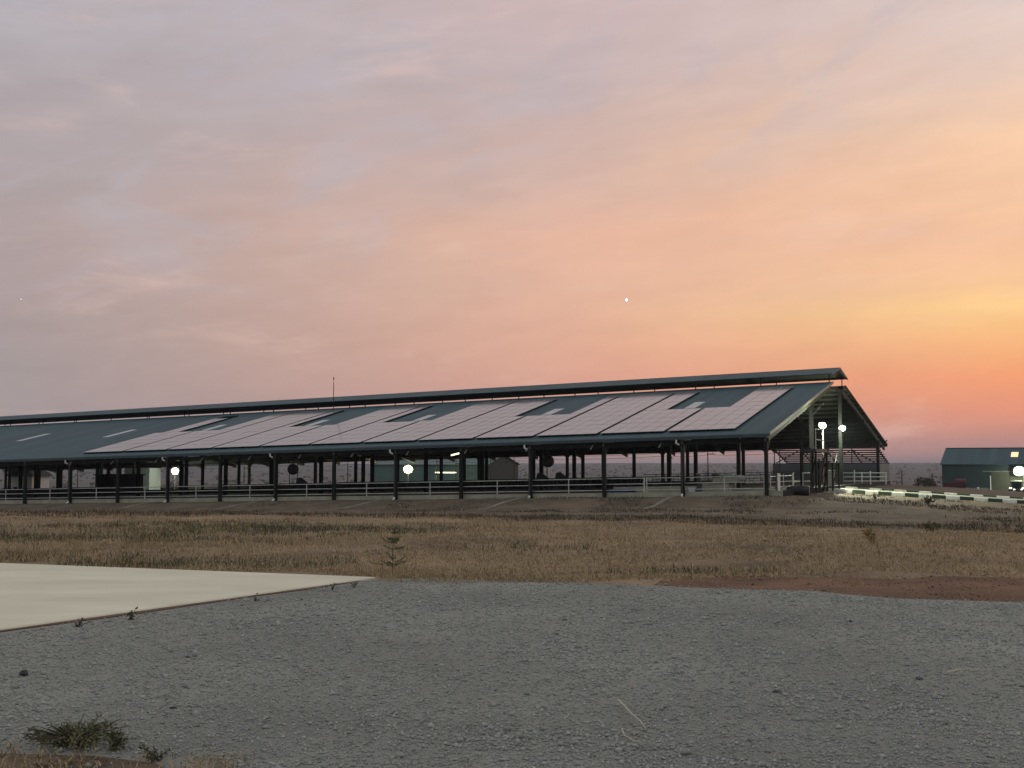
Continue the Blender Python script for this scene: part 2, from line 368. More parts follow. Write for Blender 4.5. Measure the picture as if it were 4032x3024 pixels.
def patch(name, outline, z, m, thick=None, jitter=0.):
    """a flat sheet from a polygon outline, filled as a fan round its middle"""
    pts = []
    for i, (x, y) in enumerate(outline):
        x2, y2 = outline[(i + 1) % len(outline)]; n = max(1, int(math.hypot(x2 - x, y2 - y) / .25))
        if math.hypot(x2 - x, y2 - y) > 20: n = 1
        for k in range(n):
            t = k / n; px, py = x + (x2 - x) * t, y + (y2 - y) * t
            pts.append((px + jitter * random.uniform(-1, 1), py + jitter * random.uniform(-1, 1)))
    b = MB()
    vs = [(x, y, z) for x, y in pts]
    if thick: vs += [(x, y, z - thick) for x, y in pts]
    n = len(pts); fs = [tuple(range(n))]
    if thick: fs += [(i, (i + 1) % n, (i + 1) % n + n, i + n) for i in range(n)]
    b.raw(vs, fs)
    return b.build(name, m)
gedge = [(-1.93, 16.75), (-1.0, 16.6), (0, 16.1), (.9, 15.95), (2.3, 15.45), (3.1, 15.15), (3.9, 15.0), (4.25, 14.55), (4.6, 14.2), (5.2, 14.02), (6.1, 13.75), (9, 13.2), (16, 12.4), (30, 11)]
def gedge_y(x): return np.interp(x, [p[0] for p in gedge], [p[1] for p in gedge])
g_out = gedge + [(30, -25), (-22, -25), (-22, -5), (-1.93 - .515 * 13, 16.6 - .857 * 13), (-1.97, 16.5)]
tag(patch('gravel_yard', g_out, .012, M['gravel'], jitter=.02), kind='structure')
red_out = [(1.9, 16.1), (2.6, 16.7), (3.4, 17.0), (4.6, 16.9), (6.5, 17.0), (8.5, 16.6), (12, 16.8), (20, 16), (30, 14.5), (30, 10.8), (9, 13.0), (6.1, 13.5), (4.6, 14.0), (3.9, 14.8), (2.3, 15.3)]
tag(patch('bare_red_earth', red_out, .006, M['red'], jitter=.11), kind='structure')
tag(patch('brown_earth_corner', [(-3.4, 6.75), (-2.75, 6.62), (-2.35, 6.6), (-1.95, 6.42), (-1.75, 6.2), (-1.6, 5.6), (-1.6, 3), (-7, 3), (-7, 7.3), (-4.4, 7.0)], .018, M['cornersoil'], jitter=.05), kind='structure')
# concrete pad, a slab standing proud of the gravel
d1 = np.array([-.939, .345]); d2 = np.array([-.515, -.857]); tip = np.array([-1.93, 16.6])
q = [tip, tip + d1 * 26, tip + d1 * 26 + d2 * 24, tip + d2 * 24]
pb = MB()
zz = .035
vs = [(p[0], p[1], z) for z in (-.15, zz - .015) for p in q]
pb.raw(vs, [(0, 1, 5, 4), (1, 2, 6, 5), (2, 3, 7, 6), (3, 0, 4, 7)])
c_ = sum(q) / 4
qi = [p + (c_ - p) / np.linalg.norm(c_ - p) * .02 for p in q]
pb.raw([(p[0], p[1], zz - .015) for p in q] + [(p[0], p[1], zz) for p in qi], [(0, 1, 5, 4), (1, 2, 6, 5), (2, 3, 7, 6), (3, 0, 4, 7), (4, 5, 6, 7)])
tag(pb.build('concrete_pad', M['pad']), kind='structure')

e0, e1 = tip + d2 * .4, tip + d2 * 9.5; nrm_ = np.array([.857, -.515])
tag(patch('pad_edge_earth', [tuple(e0 + nrm_ * .01), tuple(e1 + nrm_ * .01), tuple(e1 + nrm_ * .05), tuple(e0 + d2 * 5.5 + nrm_ * .10), tuple(e0 + d2 * 4 + nrm_ * .16), tuple(e0 + d2 * 2.5 + nrm_ * .09), tuple(e0 + d2 * 1.2 + nrm_ * .12), tuple(e0 + nrm_ * .05)], .020, M['red'], jitter=.012), kind='structure')
# ------------------------------------------------------------------ the barn
L_END = 138.; BAY = 6.05; S0 = .3
EAVE, RT = 3.76, 23.15                    # eave height, run of the front slope
TOPH = 8.80; APEX = 10.30; MIDG = 26.2; BACK = 53.3
H_SLAB, H_GR = -.25, -.55
barn = thing('open_barn', 'long open-sided barn with blue-green roof carrying solar panels', 'barn', (E0[0], E0[1], 0), ROT)
def slopept(side, t):                     # t metres up the slope, side 0 front, 1 back
    L = math.hypot(RT, TOPH - EAVE); k = t / L
    g = RT * k if side == 0 else BACK - (BACK - 28.8) * k
    return g, EAVE + (TOPH - EAVE) * k
SL = math.hypot(RT, TOPH - EAVE)
def slab_between(b, s0, s1, g0, h0, g1, h1, th, nseg=1):
    """a sheet running s0..s1 between two lines, th thick downwards"""
    b.hexa([B(s0, g0, h0 - th), B(s1, g0, h0 - th), B(s1, g1, h1 - th), B(s0, g1, h1 - th), B(s0, g0, h0), B(s1, g0, h0), B(s1, g1, h1), B(s0, g1, h1)])
# roof skins: coloured sheet on top, dull liner below
def skin(name, g0, h0, g1, h1, s_a=0., th=.045):
    b = MB(); slab_between(b, s_a, L_END, g0, h0, g1, h1, th); o = b.build(name, M['roof'], barn)
    b = MB(); slab_between(b, s_a + .02, L_END, g0 + (.02 if g1 > g0 else -.02), h0 - th - .003, g1 - (.02 if g1 > g0 else -.02), h1 - th - .003, .03)
    b.build('roof_liner', M['roofu'], barn)
    return o
skin('roof_slope', 0, EAVE, RT, TOPH)
skin('roof_slope', BACK, EAVE, 28.8, TOPH)
capF, capB, capM = 22.75, 30.1, 26.4
skin('ridge_cap', capF, 9.52, capM, APEX, 0., .03)
skin('ridge_cap', capB, 9.52, capM + .001, APEX, 0., .03)
for gg, hh in ((0, EAVE), (BACK, EAVE)):  # gutters
    b = MB(); sg_ = -1 if gg == 0 else 1
    b.hexa([B(0, gg + sg_ * .02, hh - .26), B(L_END, gg + sg_ * .02, hh - .26), B(L_END, gg + sg_ * .17, hh - .26), B(0, gg + sg_ * .17, hh - .26),
            B(0, gg + sg_ * .02, hh - .02), B(L_END, gg + sg_ * .02, hh - .02), B(L_END, gg + sg_ * .19, hh - .04), B(0, gg + sg_ * .19, hh - .04)])
    b.build('gutter', M['gutter'], barn)
# pale verge flashing along the gable edge
for (g0, h0, g1, h1) in ((0, EAVE, RT, TOPH), (BACK, EAVE, 28.8, TOPH)):
    b = MB(); b.bar(B(-.03, g0, h0 - .06), B(-.03, g1, h1 - .06), .06, .2); b.build('verge_flashing', M['cream'] if g0 == 0 else M['steel'], barn)
for (g0, h0, g1, h1) in ((capF, 9.52, capM, APEX), (capB, 9.52, capM, APEX)):
    b = MB(); b.bar(B(-.03, g0, h0 - .08), B(-.03, g1, h1 - .08), .05, .14); b.build('cap_verge', M['gutter'], barn)
# ridge posts carrying the cap
nb = int((L_END - S0) / BAY) + 1
post_me = None
for k in range(nb):
    for ds in (0,):
        s = S0 + k * BAY + ds
        for g_, h0, h1 in ((RT - .15, TOPH - .08, 9.42), (28.95, TOPH - .1, 9.62)):
            b = MB(); b.bar(B(s, g_, h0), B(s, g_, h1 + .06), .08); b.build('ridge_post', M['steel'], barn)
# purlins, rafters, columns
def h_front(g): return EAVE + (TOPH - EAVE) * g / RT
def h_back(g): return EAVE + (TOPH - EAVE) * (BACK - g) / (BACK - 28.8)
for side in (0, 1):
    t = .5
    while t < SL:
        g, h = slopept(side, t)
        b = MB(); b.bar(B(.06, g, h - .19), B(L_END - .1, g, h - .19), .07, .2); b.build('purlin', M['purlin'], barn)
        t += 1.62
ROWS = [(.25, 1), (15.25, 1), (22.75, 2), (39.25, 1), (48.75, 2)]
for k in range(nb):
    s = S0 + k * BAY
    b = MB(); b.bar(B(s, .1, h_front(.1) - .49), B(s, RT, TOPH - .47), .16, .36); b.build('rafter', M['purlin'], barn)
    b = MB(); b.bar(B(s, BACK - .1, h_back(BACK - .1) - .49), B(s, 28.8, TOPH - .47), .16, .36); b.build('rafter', M['purlin'], barn)
    b = MB(); b.bar(B(s, RT, TOPH - .5), B(s, 28.8, TOPH - .5), .14, .25); b.build('tie_beam', M['steel'], barn)
    for ri, (g, every) in enumerate(ROWS):
        if k % every or (k == 0 and g in (22.75, 39.25)): continue
        h = (h_front(g) if g < RT else h_back(g)) - .6
        w = .24 if ri == 0 else .3
        b = MB(); b.bar(B(s, g, H_GR - .3 if ri == 0 else H_SLAB), B(s, g, h), w, w)
        b.build('column', M['steel'], barn)
        if ri == 0:
            b = MB(); b.bar(B(s, g + .1, h - .75), B(s, g + 1.0, h + .18), .12); b.build('knee_brace', M['steel'], barn)
        else:
            for sg2 in (-1, 1):
                b = MB(); b.bar(B(s + sg2 * .1, g, h - .9), B(s + sg2 * 1.0, g, h + .05), .1); b.build('knee_brace', M['steel'], barn)
# lengthwise beams
for g in (.25, 15.25, 39.25, 48.75):
    h = (h_front(g) if g < RT else h_back(g)) - .62
    b = MB(); b.bar(B(0.1, g, h - (.12 if g > 1 else -.1)), B(L_END, g, h - (.12 if g > 1 else -.1)), .14, .3); b.build('long_beam', M['steel'], barn)
# centre gable column
b = MB(); b.bar(B(S0, 27.8, H_SLAB), B(S0, 27.8, 8.2), .3); b.build('column', M['steel'], barn)
# floor slab with its pale front edge
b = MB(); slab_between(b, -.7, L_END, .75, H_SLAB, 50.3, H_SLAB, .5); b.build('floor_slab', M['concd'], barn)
b = MB(); slab_between(b, -.7, L_END, .42, H_SLAB + .004, .745, H_SLAB + .004, .6); b.build('slab_kerb', M['conc'], barn)
# low walls inside
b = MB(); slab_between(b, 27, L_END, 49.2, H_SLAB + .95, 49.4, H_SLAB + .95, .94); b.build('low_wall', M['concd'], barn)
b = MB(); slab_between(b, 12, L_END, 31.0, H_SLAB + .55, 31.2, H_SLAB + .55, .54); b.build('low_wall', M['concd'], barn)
b = MB(); slab_between(b, 3.4, 12.1, 1.3, H_SLAB + .42, 1.5, H_SLAB + .42, .415); b.build('low_wall', M['conc'], barn)
# rainwater outlets, every second column, and the cable struts under the eave
for k in range(0, nb):
    s = S0 + k * BAY
    if k % 2 == 1:
        b = MB(); b.tube([B(s + .35, -.1, EAVE - .25), B(s + .35, -.1, EAVE - .5), B(s + .2, .05, EAVE - .62)], .075, 8); b.build('gutter_outlet', M['pvc'], barn)
        b = MB(); b.tube([B(s + .2, .05, EAVE - .62), B(s, .07, EAVE - .9), B(s, .06, H_GR + .15)], .05, 8); b.build('downpipe', M['galvd'], barn)
        b = MB(); b.tube([B(s, .06, H_GR + .15), B(s, -.05, H_GR + .0), B(s, -.25, H_GR - .08)], .085, 8); b.build('downpipe_shoe', M['pvc'], barn)
for k in range(12):
    s = 2.7 + 5.34 * (k + 1)
    b = MB(); b.bar(B(s, -.04, 2.98), B(s - .2, .42, 3.62), .07); b.build('cable_strut', M['cream'], barn)
# rooflights
for s, t in ((86.2, 13.0), (73.2, 13.0), (61.0, 13.9), (48.0, 13.9), (35.8, 13.9), (22.6, 13.9), (9.55, 13.9)):
    b = MB()
    (g0, h0), (g1, h1) = slopept(0, t - (2.1 if s > 70 else 1.55)), slopept(0, t + (2.1 if s > 70 else 1.55))
    for (sa, sb, ha) in ((s - .46, s + .46, .035),):
        b.hexa([B(sa, g0, h0 + .003), B(sb, g0, h0 + .003), B(sb, g1, h1 + .003), B(sa, g1, h1 + .003), B(sa, g0, h0 + ha), B(sb, g0, h0 + ha), B(sb, g1, h1 + ha), B(sa, g1, h1 + ha)])
    b.build('rooflight', M['sky_l'], barn)

# ------------------------------------------------------------------ solar arrays lying on the roof
PW, PH = 1.004, 1.975
ANG = math.atan2(TOPH - EAVE, RT)
pm = MB()                                          # one panel: bevelled glass in a thin frame
pm.box(0, PW, 0, PH, 0, .03)
panel_me = bpy.data.meshes.new('solar_panel')
def panel_mesh():
    e = .016
    v = [(0, 0, 0), (PW, 0, 0), (PW, PH, 0), (0, PH, 0), (0, 0, .035), (PW, 0, .035), (PW, PH, .035), (0, PH, .035),
         (e, e, .035), (PW - e, e, .035), (PW - e, PH - e, .035), (e, PH - e, .035), (e, e, .031), (PW - e, e, .031), (PW - e, PH - e, .031), (e, PH - e, .031)]
    fr = [(3, 2, 1, 0), (0, 1, 5, 4), (1, 2, 6, 5), (2, 3, 7, 6), (3, 0, 4, 7), (4, 5, 9, 8), (5, 6, 10, 9), (6, 7, 11, 10), (7, 4, 8, 11),
          (8, 9, 13, 12), (9, 10, 14, 13), (10, 11, 15, 14), (11, 8, 12, 15)]
    panel_me.from_pydata(v, [], fr + [(12, 13, 14, 15)]); panel_me.materials.append(M['pframe']); panel_me.materials.append(M['panel'])
    panel_me.polygons[len(fr)].material_index = 1
panel_mesh()
ordinal = ['first', 'second', 'third', 'fourth', 'fifth', 'sixth', 'seventh', 'eighth', 'ninth', 'tenth', 'eleventh', 'twelfth', 'thirteenth', 'fourteenth', 'fifteenth', 'sixteenth']
# array number: columns (from its gable-side edge) that keep their upper five rows
upper = {0: (0, 1, 2), 1: (3, 4), 2: (0, 1, 2, 3, 4), 3: (0,), 4: (1, 2, 3, 4), 5: (0, 1, 2, 3), 6: (4,), 7: (0, 1, 2, 3), 8: (4,), 9: (0, 1, 2, 3, 4), 10: (0, 1), 11: (2, 3)}
shape = {0: 'upper part kept only on the gable side', 1: 'upper part missing beside the gable side', 2: 'full rectangle between two notched blocks', 3: 'notched, one tall column of panels left', 4: 'one upper corner missing',
         5: 'upper part four panels wide', 6: 'notched, one tall column left', 7: 'upper part four panels wide', 8: 'notched, one tall column left', 9: 'full rectangle', 10: 'only two tall columns', 11: 'narrow upper part, last before the bare roof'}
xdir = Vector((1, 0, FALL)).normalized()
ydir = Vector((0, RT, TOPH - EAVE)).normalized()
zdir = xdir.cross(ydir).normalized()
RB = Matrix((xdir, ydir, zdir)).transposed().to_4x4()
RW = Matrix.Rotation(ROT, 4, 'Z')
for a in range(12):
    s_right = 2.72 + 5.34 * a + .08
    g0, h0 = slopept(0, 1.45)
    lp = Vector(B(s_right, g0, h0)) + zdir * .13
    root = thing('solar_array', f'{ordinal[a]} solar panel block from the gable end, {shape[a]}', 'solar panels', (0, 0, 0), 0, 'solar panel blocks on the barn roof')
    root.matrix_world = Matrix.Translation((E0[0], E0[1], 0)) @ RW @ Matrix.Translation(lp) @ RB
    for c in range(5):
        for r in range(10):
            if r >= 5 and c not in upper[a]: continue
            if a == 11 and r >= 9: continue
            p = link('solar_panel', panel_me, root); p.location = (-(c + 1) * (PW + .007), r * (PH + .006) + (.03 if r >= 5 else 0), 0)
            p.rotation_euler = (random.gauss(0, .0016), random.gauss(0, .0016), 0)
    b = MB()
    for c in range(5):
        top = 10 if c in upper[a] else 5
        for xo in (.22, .8):
            x = -(c + 1) * (PW + .012) + xo
            b.box(x - .02, x + .02, .02, top * (PH + .012) - .05, -.125, -.004)
    b.build('mounting_rail', M['steel'], root)

# lightning rod
rs, rg = 51.5, 21.2
root = thing('lightning_rod', 'thin upright lightning rod standing on the barn roof below the ridge cap', 'lightning rod', W(rs, rg, h_front(rg)))
MB().tube([(0, 0, -.02), (0, 0, 3.0)], .035, 6).build('mast', M['steel'], root)
MB().tube([(0, 0, 3.0), (0, 0, 3.75)], .022, 6, .008).build('air_terminal', M['bark'], root)
MB().lathe([(.03, 3.3), (.06, 3.36), (.06, 3.5), (.03, 3.55)], n=8).build('collar', M['steel'], root)

# ------------------------------------------------------------------ pipe railing along the front, and rails inside
def railing(name, label, g, s0, s1, posts, hs, r, m, pr=.03, base=H_SLAB, top=None):
    root = thing(name, label, 'railing', (E0[0], E0[1], 0), ROT)
    for h in hs: MB().tube([B(s0, g, h), B(s1, g, h)], r, 8).build('rail', m, root)
    for s in posts: MB().tube([B(s, g, base), B(s, g, top or max(hs) + .06)], pr, 8).build('post', m, root)
    return root
railing('pipe_railing', 'long three-rail galvanised railing between the front columns of the barn', .58, 9.4, L_END, [S0 + BAY * (k + .5) for k in range(1, nb)] + [9.42], (.79, .38, -.07), .034, M['galv'], .04)
railing('pipe_railing', 'short railing near the barn gable corner beside the pale trough', .58, .5, 9.2, [.55, 3.4, 6.4, 9.2], (.79, .38, -.07), .03, M['galv'], .036)
railing('pipe_railing', 'dark railing along the back edge of the barn floor', 49.5, .5, 27, [k * 3.0 + .5 for k in range(9)], (.95, .6, .3, 0.), .035, M['galvd'], .05)
for gi, (g, lab) in enumerate(((18.5, 'near row of stall loops inside the barn towards the front'), (43.0, 'far row of stall loops inside the barn towards the back'))):
    root = thing('stall_row', lab, 'cattle stalls', (E0[0], E0[1], 0), ROT)
    MB().tube([B(2 if gi else 14, g, .72), B(66, g, .72)], .04, 6).build('neck_rail', M['galvd'], root)
    b0 = None
    n = 38
    for k in range(n):
        s = (3 if gi else 15) + k * 1.22
        if b0 is None:
            mb = MB(); mb.tube([(0, 0, 0), (0, 0, 1.05)], .035, 6); mb.tube([(0, 0, .95), (0, 1.3, .95), (0, 1.75, .75), (0, 1.75, .5), (0, 1.3, .35), (0, 0, .35)], .03, 6)
            b0 = mb.mesh('stall_loop', M['galvd'])
        link('stall_loop', b0, root, B(s, g, H_SLAB))
# ------------------------------------------------------------------ things in the barn
def at_b(s, g, h=H_SLAB): return W(s, g, h)
def fan(s, g, h, label):
    root = thing('barn_fan', label, 'fan', W(s, g, h), ROT + rad(12), 'round fans hung in the barn')
    MB().lathe([(.42, -.14), (.47, -.14), (.47, .14), (.42, .14), (.42, -.14)], axis='y', n=20).build('fan_ring', M['iron'], root, True)
    MB().lathe([(.02, -.12), (.1, -.12), (.12, .1), (.03, .14)], axis='y', n=12).build('hub', M['redfan'], root, True)
    for k in range(5):
        a = k * 2 * math.pi / 5; c, s_ = math.cos(a), math.sin(a)
        P = lambda r, w, t: (r * c - w * s_, t, r * s_ + w * c)
        MB().hexa([P(.1, -.05, -.03), P(.4, -.14, -.06), P(.4, .12, .05), P(.1, .05, .03), P(.1, -.05, -.02), P(.4, -.14, -.05), P(.4, .12, .06), P(.1, .05, .04)]).build('blade', M['redfan'], root)
    MB().bar((0, 0, .45), (0, 0, 1.3), .06).build('hanger', M['iron'], root)
fan(17.7, 1.8, 2.22, 'round fan hung in the barn beside the fourth front column from the gable')
fan(42.0, 1.8, 2.1, 'round fan hung in the barn, farther along towards the left')
def hood(s, g, label):
    root = thing('feed_hood', label, 'hood', W(s, g, H_SLAB), ROT + rad(5), 'black sloping hoods above the stall rails')
    mb = MB(); mb.raw([(-.55, -.25, .95), (.75, -.25, .95), (-.2, -.25, 1.62), (-.42, -.25, 1.55), (-.55, .25, .95), (.75, .25, .95), (-.2, .25, 1.62), (-.42, .25, 1.55)],
                      [(0, 1, 2, 3), (7, 6, 5, 4), (0, 4, 5, 1), (1, 5, 6, 2), (2, 6, 7, 3), (3, 7, 4, 0)])
    mb.build('hood_shell', M['iron'], root)
    for x in (-.45, .55): MB().bar((x, 0, 0), (x, 0, .96), .08).build('leg', M['iron'], root)
hood(20.3, 6.5, 'black sloping hood standing between two columns, left one of the close pair')
hood(18.6, 6.5, 'black sloping hood standing right behind the fourth front column')
hood(44.5, 6.5, 'black sloping hood standing alone farther left along the barn')
# concrete trough with goods on it near the gable corner
root = thing('concrete_trough', 'pale concrete trough standing on a block plinth by the gable corner', 'trough', W(3.4, 2.6, H_SLAB), ROT)
mb = MB(); mb.box(-2.1, -.1, -.5, .5, 0, .62); mb.build('plinth', M['conc'], root)
mb = MB(); mb.box(-1.2, .7, -.62, .62, .62, .70); mb.box(-1.2, .7, -.62, -.54, .70, .92); mb.box(-1.2, .7, .54, .62, .70, .92); mb.box(.62, .70, -.62, .62, .62, .92); mb.box(-1.28, -1.2, -.62, .62, .62, .92)
mb.build('basin', M['conc'], root)
def sack(loc, rz, sx, sy, sz, label):
    mb = MB(); prof = [(.55, 0), (.92, .08), (1, .3), (.97, .6), (.8, .88), (.4, 1.0)]
    mb.lathe(prof, n=14); o = mb.build('feed_sack', M['sack'], None, True); o.location = loc; o.rotation_euler = (random.uniform(-.1, .1), random.uniform(-.1, .1), rz); o.scale = (sx, sy, sz)
    tag(o, label, 'sack', 'pale sacks by the trough'); return o
p = W(2.9, 2.6, H_SLAB); sack((p[0], p[1], p[2] + .70), ROT, .48, .36, .42, 'pale bulging sack lying in the concrete trough')
p = W(3.9, 3.4, H_SLAB); sack((p[0], p[1], p[2]), ROT + .2, .55, .4, 1.3, 'tall pale sack standing behind the concrete trough')
mb = MB(); mb.lathe([(.05, 0), (.30, 0), (.34, .06), (.31, .1), (.34, .3), (.31, .34), (.33, .58), (.28, .62), (.05, .62)], n=16)
p = W(4.6, 2.6, H_SLAB); o = mb.build('drum', M['teal'], None, True); o.location = (p[0], p[1], p[2] + .62); tag(o, 'dark green drum standing on the block plinth beside the trough', 'drum')
mb = MB(); mb.tube([B(0, 0, 0), (0, 0, 1.35)], .0, 4)
root = thing('gate_post', 'thick pale square post at the end of the short railing', 'post', W(5.35, .9, H_SLAB), ROT)
MB().box(-.14, .14, -.14, .14, 0, 1.28).build('shaft', M['galvd'], root); MB().box(-.17, .17, -.17, .17, 1.28, 1.33).build('cap', M['conc'], root)
# blue trough, white tub
mb = MB(); mb.hexa([(-.9, -.25, 0), (.9, -.25, 0), (.9, .25, 0), (-.9, .25, 0), (-1, -.32, .2), (1, -.32, .2), (1, .32, .2), (-1, .32, .2)]); mb.box(-1.03, 1.03, -.36, -.30, .19, .24); mb.box(-1.03, 1.03, .30, .36, .19, .24)
o = mb.build('water_trough', M['blue']); o.location = W(11.3, 1.0, H_SLAB); o.rotation_euler = (0, 0, ROT); tag(o, 'low blue plastic trough on the barn kerb under the railing', 'trough')
mb = MB(); mb.hexa([(-.22, -.16, 0), (.22, -.16, 0), (.22, .16, 0), (-.22, .16, 0), (-.28, -.2, .26), (.28, -.2, .26), (.28, .2, .26), (-.28, .2, .26)]); mb.box(-.31, .31, -.23, .23, .255, .3)
o = mb.build('plastic_tub', M['whitep']); o.location = W(5.9, 1.0, H_SLAB); o.rotation_euler = (0, 0, ROT + .1); tag(o, 'white plastic tub on the floor beside the third front column', 'tub')
# gate with the white notice board by the corner column
root = thing('yard_gate', 'pale pipe gate between the corner column and the stairs', 'gate', W(0, 0, 0)[:2] + (H_SLAB,), ROT)
for h in (.12, .5, .9): MB().tube([(-.1, .5, h + .1), (-.1, 7.4, h + .1)], .03, 8).build('rail', M['galv'], root)
for g_ in (.5, 2.9, 4.4, 7.3): MB().tube([(-.1, g_, 0), (-.1, g_, 1.12)], .04, 8).build('post', M['galv'], root)
root = thing('notice_board', 'narrow upright white notice board on the gate by the corner column', 'sign', W(-.18, 1.75, H_SLAB - .12), ROT)
MB().box(-.02, .02, -.42, .42, 0, 1.32).build('board', M['whitep'], root)
MB().box(-.045, .035, -.72, -.43, -.02, 1.34).build('frame', M['galvd'], root)
MB().box(.021, .026, -.06, .08, .95, 1.12).build('mark', M['grwall'], root)
# black bundle on the earth
p = on(-.9, 4.6)
root = thing('black_bundle', 'big black rubbery bundle lying on the earth by the barn corner', 'bundle', p, ROT + rad(4))
mb = MB(); R_ = .33
prof = [(.12, -.78), (.26, -.80), (.33, -.72), (.36, -.4), (.335, -.1), (.37, .2), (.35, .5), (.34, .74), (.27, .8), (.1, .79)]
mb.lathe([(r, h) for r, h in prof], c=(0, 0, .33), axis='x', n=18); mb.build('roll', M['black'], root, True)
MB().lathe([(.05, .795), (.24, .80), (.24, .815), (.05, .82)], c=(0, 0, .33), axis='x', n=14).build('end_face', M['grwall2'], root)
for x in (-.4, .25): MB().lathe([(.372, x - .03), (.385, x - .02), (.385, x + .02), (.372, x + .03)], c=(0, 0, .33), axis='x', n=18).build('strap', M['iron'], root)
# ------------------------------------------------------------------ steel stairs at the gable
root = thing('steel_stairs', 'dark steel lookout stairs with railed platform at the barn gable', 'stairs', W(-1.0, 8.0, -.5), ROT)
def stair(g0, z0, g1, z1, x, n):
    for dx in (-.35, .35): MB().bar((x + dx, g0, z0), (x + dx, g1, z1), .06, .22).build('stringer', M['steel'], root)
    for k in range(1, n):
        t = k / n; MB().box(x - .33, x + .33, g0 + (g1 - g0) * t - .12, g0 + (g1 - g0) * t + .12, z0 + (z1 - z0) * t - .02, z0 + (z1 - z0) * t + .02).build('tread', M['galvd'], root)
    for dx in (-.36, .36): MB().tube([(x + dx, g0, z0 + .9), (x + dx, g1, z1 + .9)], .025, 6).build('handrail', M['galvd'], root)
stair(.9, 0, 3.4, 3.0, .2, 12)
stair(6.0, 0, 8.2, 2.2, .2, 9)
mb = MB(); mb.box(-.5, .7, 3.0, 8.4, 2.15, 2.22); mb.build('landing', M['steel'], root)
mb = MB(); mb.box(-.5, .7, -.8, 3.5, 3.0, 3.22); mb.build('platform', M['galvd'], root)
for g_ in (-.7, 3.4, 5.6, 8.2):
    for x in (-.45, .65): MB().bar((x, g_, 0), (x, g_, 3.0 if g_ < 5 else 2.15), .12).build('post', M['steel'], root)
for z in (3.9, 4.7): MB().tube([(.68, -.75, z), (.68, 2.2, z)], .035, 6).build('guard_rail', M['galv'], root)
for g_ in (-.75, 2.2): MB().tube([(.68, g_, 3.2), (.68, g_, 4.75)], .035, 6).build('guard_post', M['galv'], root)
MB().bar((.6, -.6, 1.0), (.6, 3.2, 2.95), .08).build('brace', M['steel'], root)
# ------------------------------------------------------------------ road, ramp and painted kerbs
def road_z(s): return -.40 + .054 * s      # s negative outwards
mb = MB(); pts = np.linspace(-.75, -46, 30)
for i in range(len(pts) - 1):
    a, c = pts[i], pts[i + 1]
    def P(s, g, dz): x, y, _ = W(s, g); return (x, y, road_z(s) + dz)
    mb.hexa([P(a, 15.1, -.4), P(c, 15.1, -.4), P(c, 22.4, -.4), P(a, 22.4, -.4), P(a, 15.1, 0), P(c, 15.1, 0), P(c, 22.4, 0), P(a, 22.4, 0)])
tag(mb.build('ramp_road', M['conc']), kind='structure')
def kerb(g, s_first, n, flip, label):
    root = thing('painted_kerb', label, 'kerb', W(s_first, g)[:2] + (road_z(s_first),), ROT, 'painted kerbs along the barn ramp')
    L = 1.0
    for k in range(n):
        s = -k * L; dz = -.045 * k * L
        e = .012
        mb = MB(); x0, x1 = k * L + e, (k + 1) * L - e; z0, z1 = -.35, .13
        za, zb = -.054 * x0, -.054 * x1; w, b_ = .13, .03
        mb.raw([(x0, -w, za + z0), (x1, -w, zb + z0), (x1, w, zb + z0), (x0, w, za + z0), (x0, -w, za + z1 - b_), (x1, -w, zb + z1 - b_), (x1, w, zb + z1 - b_), (x0, w, za + z1 - b_),
                (x0 + b_, -w + b_, za + z1), (x1 - b_, -w + b_, zb + z1), (x1 - b_, w - b_, zb + z1), (x0 + b_, w - b_, za + z1)],
               [(3, 2, 1, 0), (0, 1, 5, 4), (1, 2, 6, 5), (2, 3, 7, 6), (3, 0, 4, 7), (4, 5, 9, 8), (5, 6, 10, 9), (6, 7, 11, 10), (7, 4, 8, 11), (8, 9, 10, 11)])
        wh = (k % 2 == 1) if not flip else (k % 2 == 0)
        if k == 0 and not flip: wh = True
        mb.build('kerb_block', M['white'] if wh else M['dkgreen'], root)
kerb(15.0, -.9, 36, False, 'front painted kerb of white and dark green blocks, nearer the grass')
kerb(22.6, -1.0, 42, True, 'rear painted kerb of white and dark green blocks, nearer the far plain')
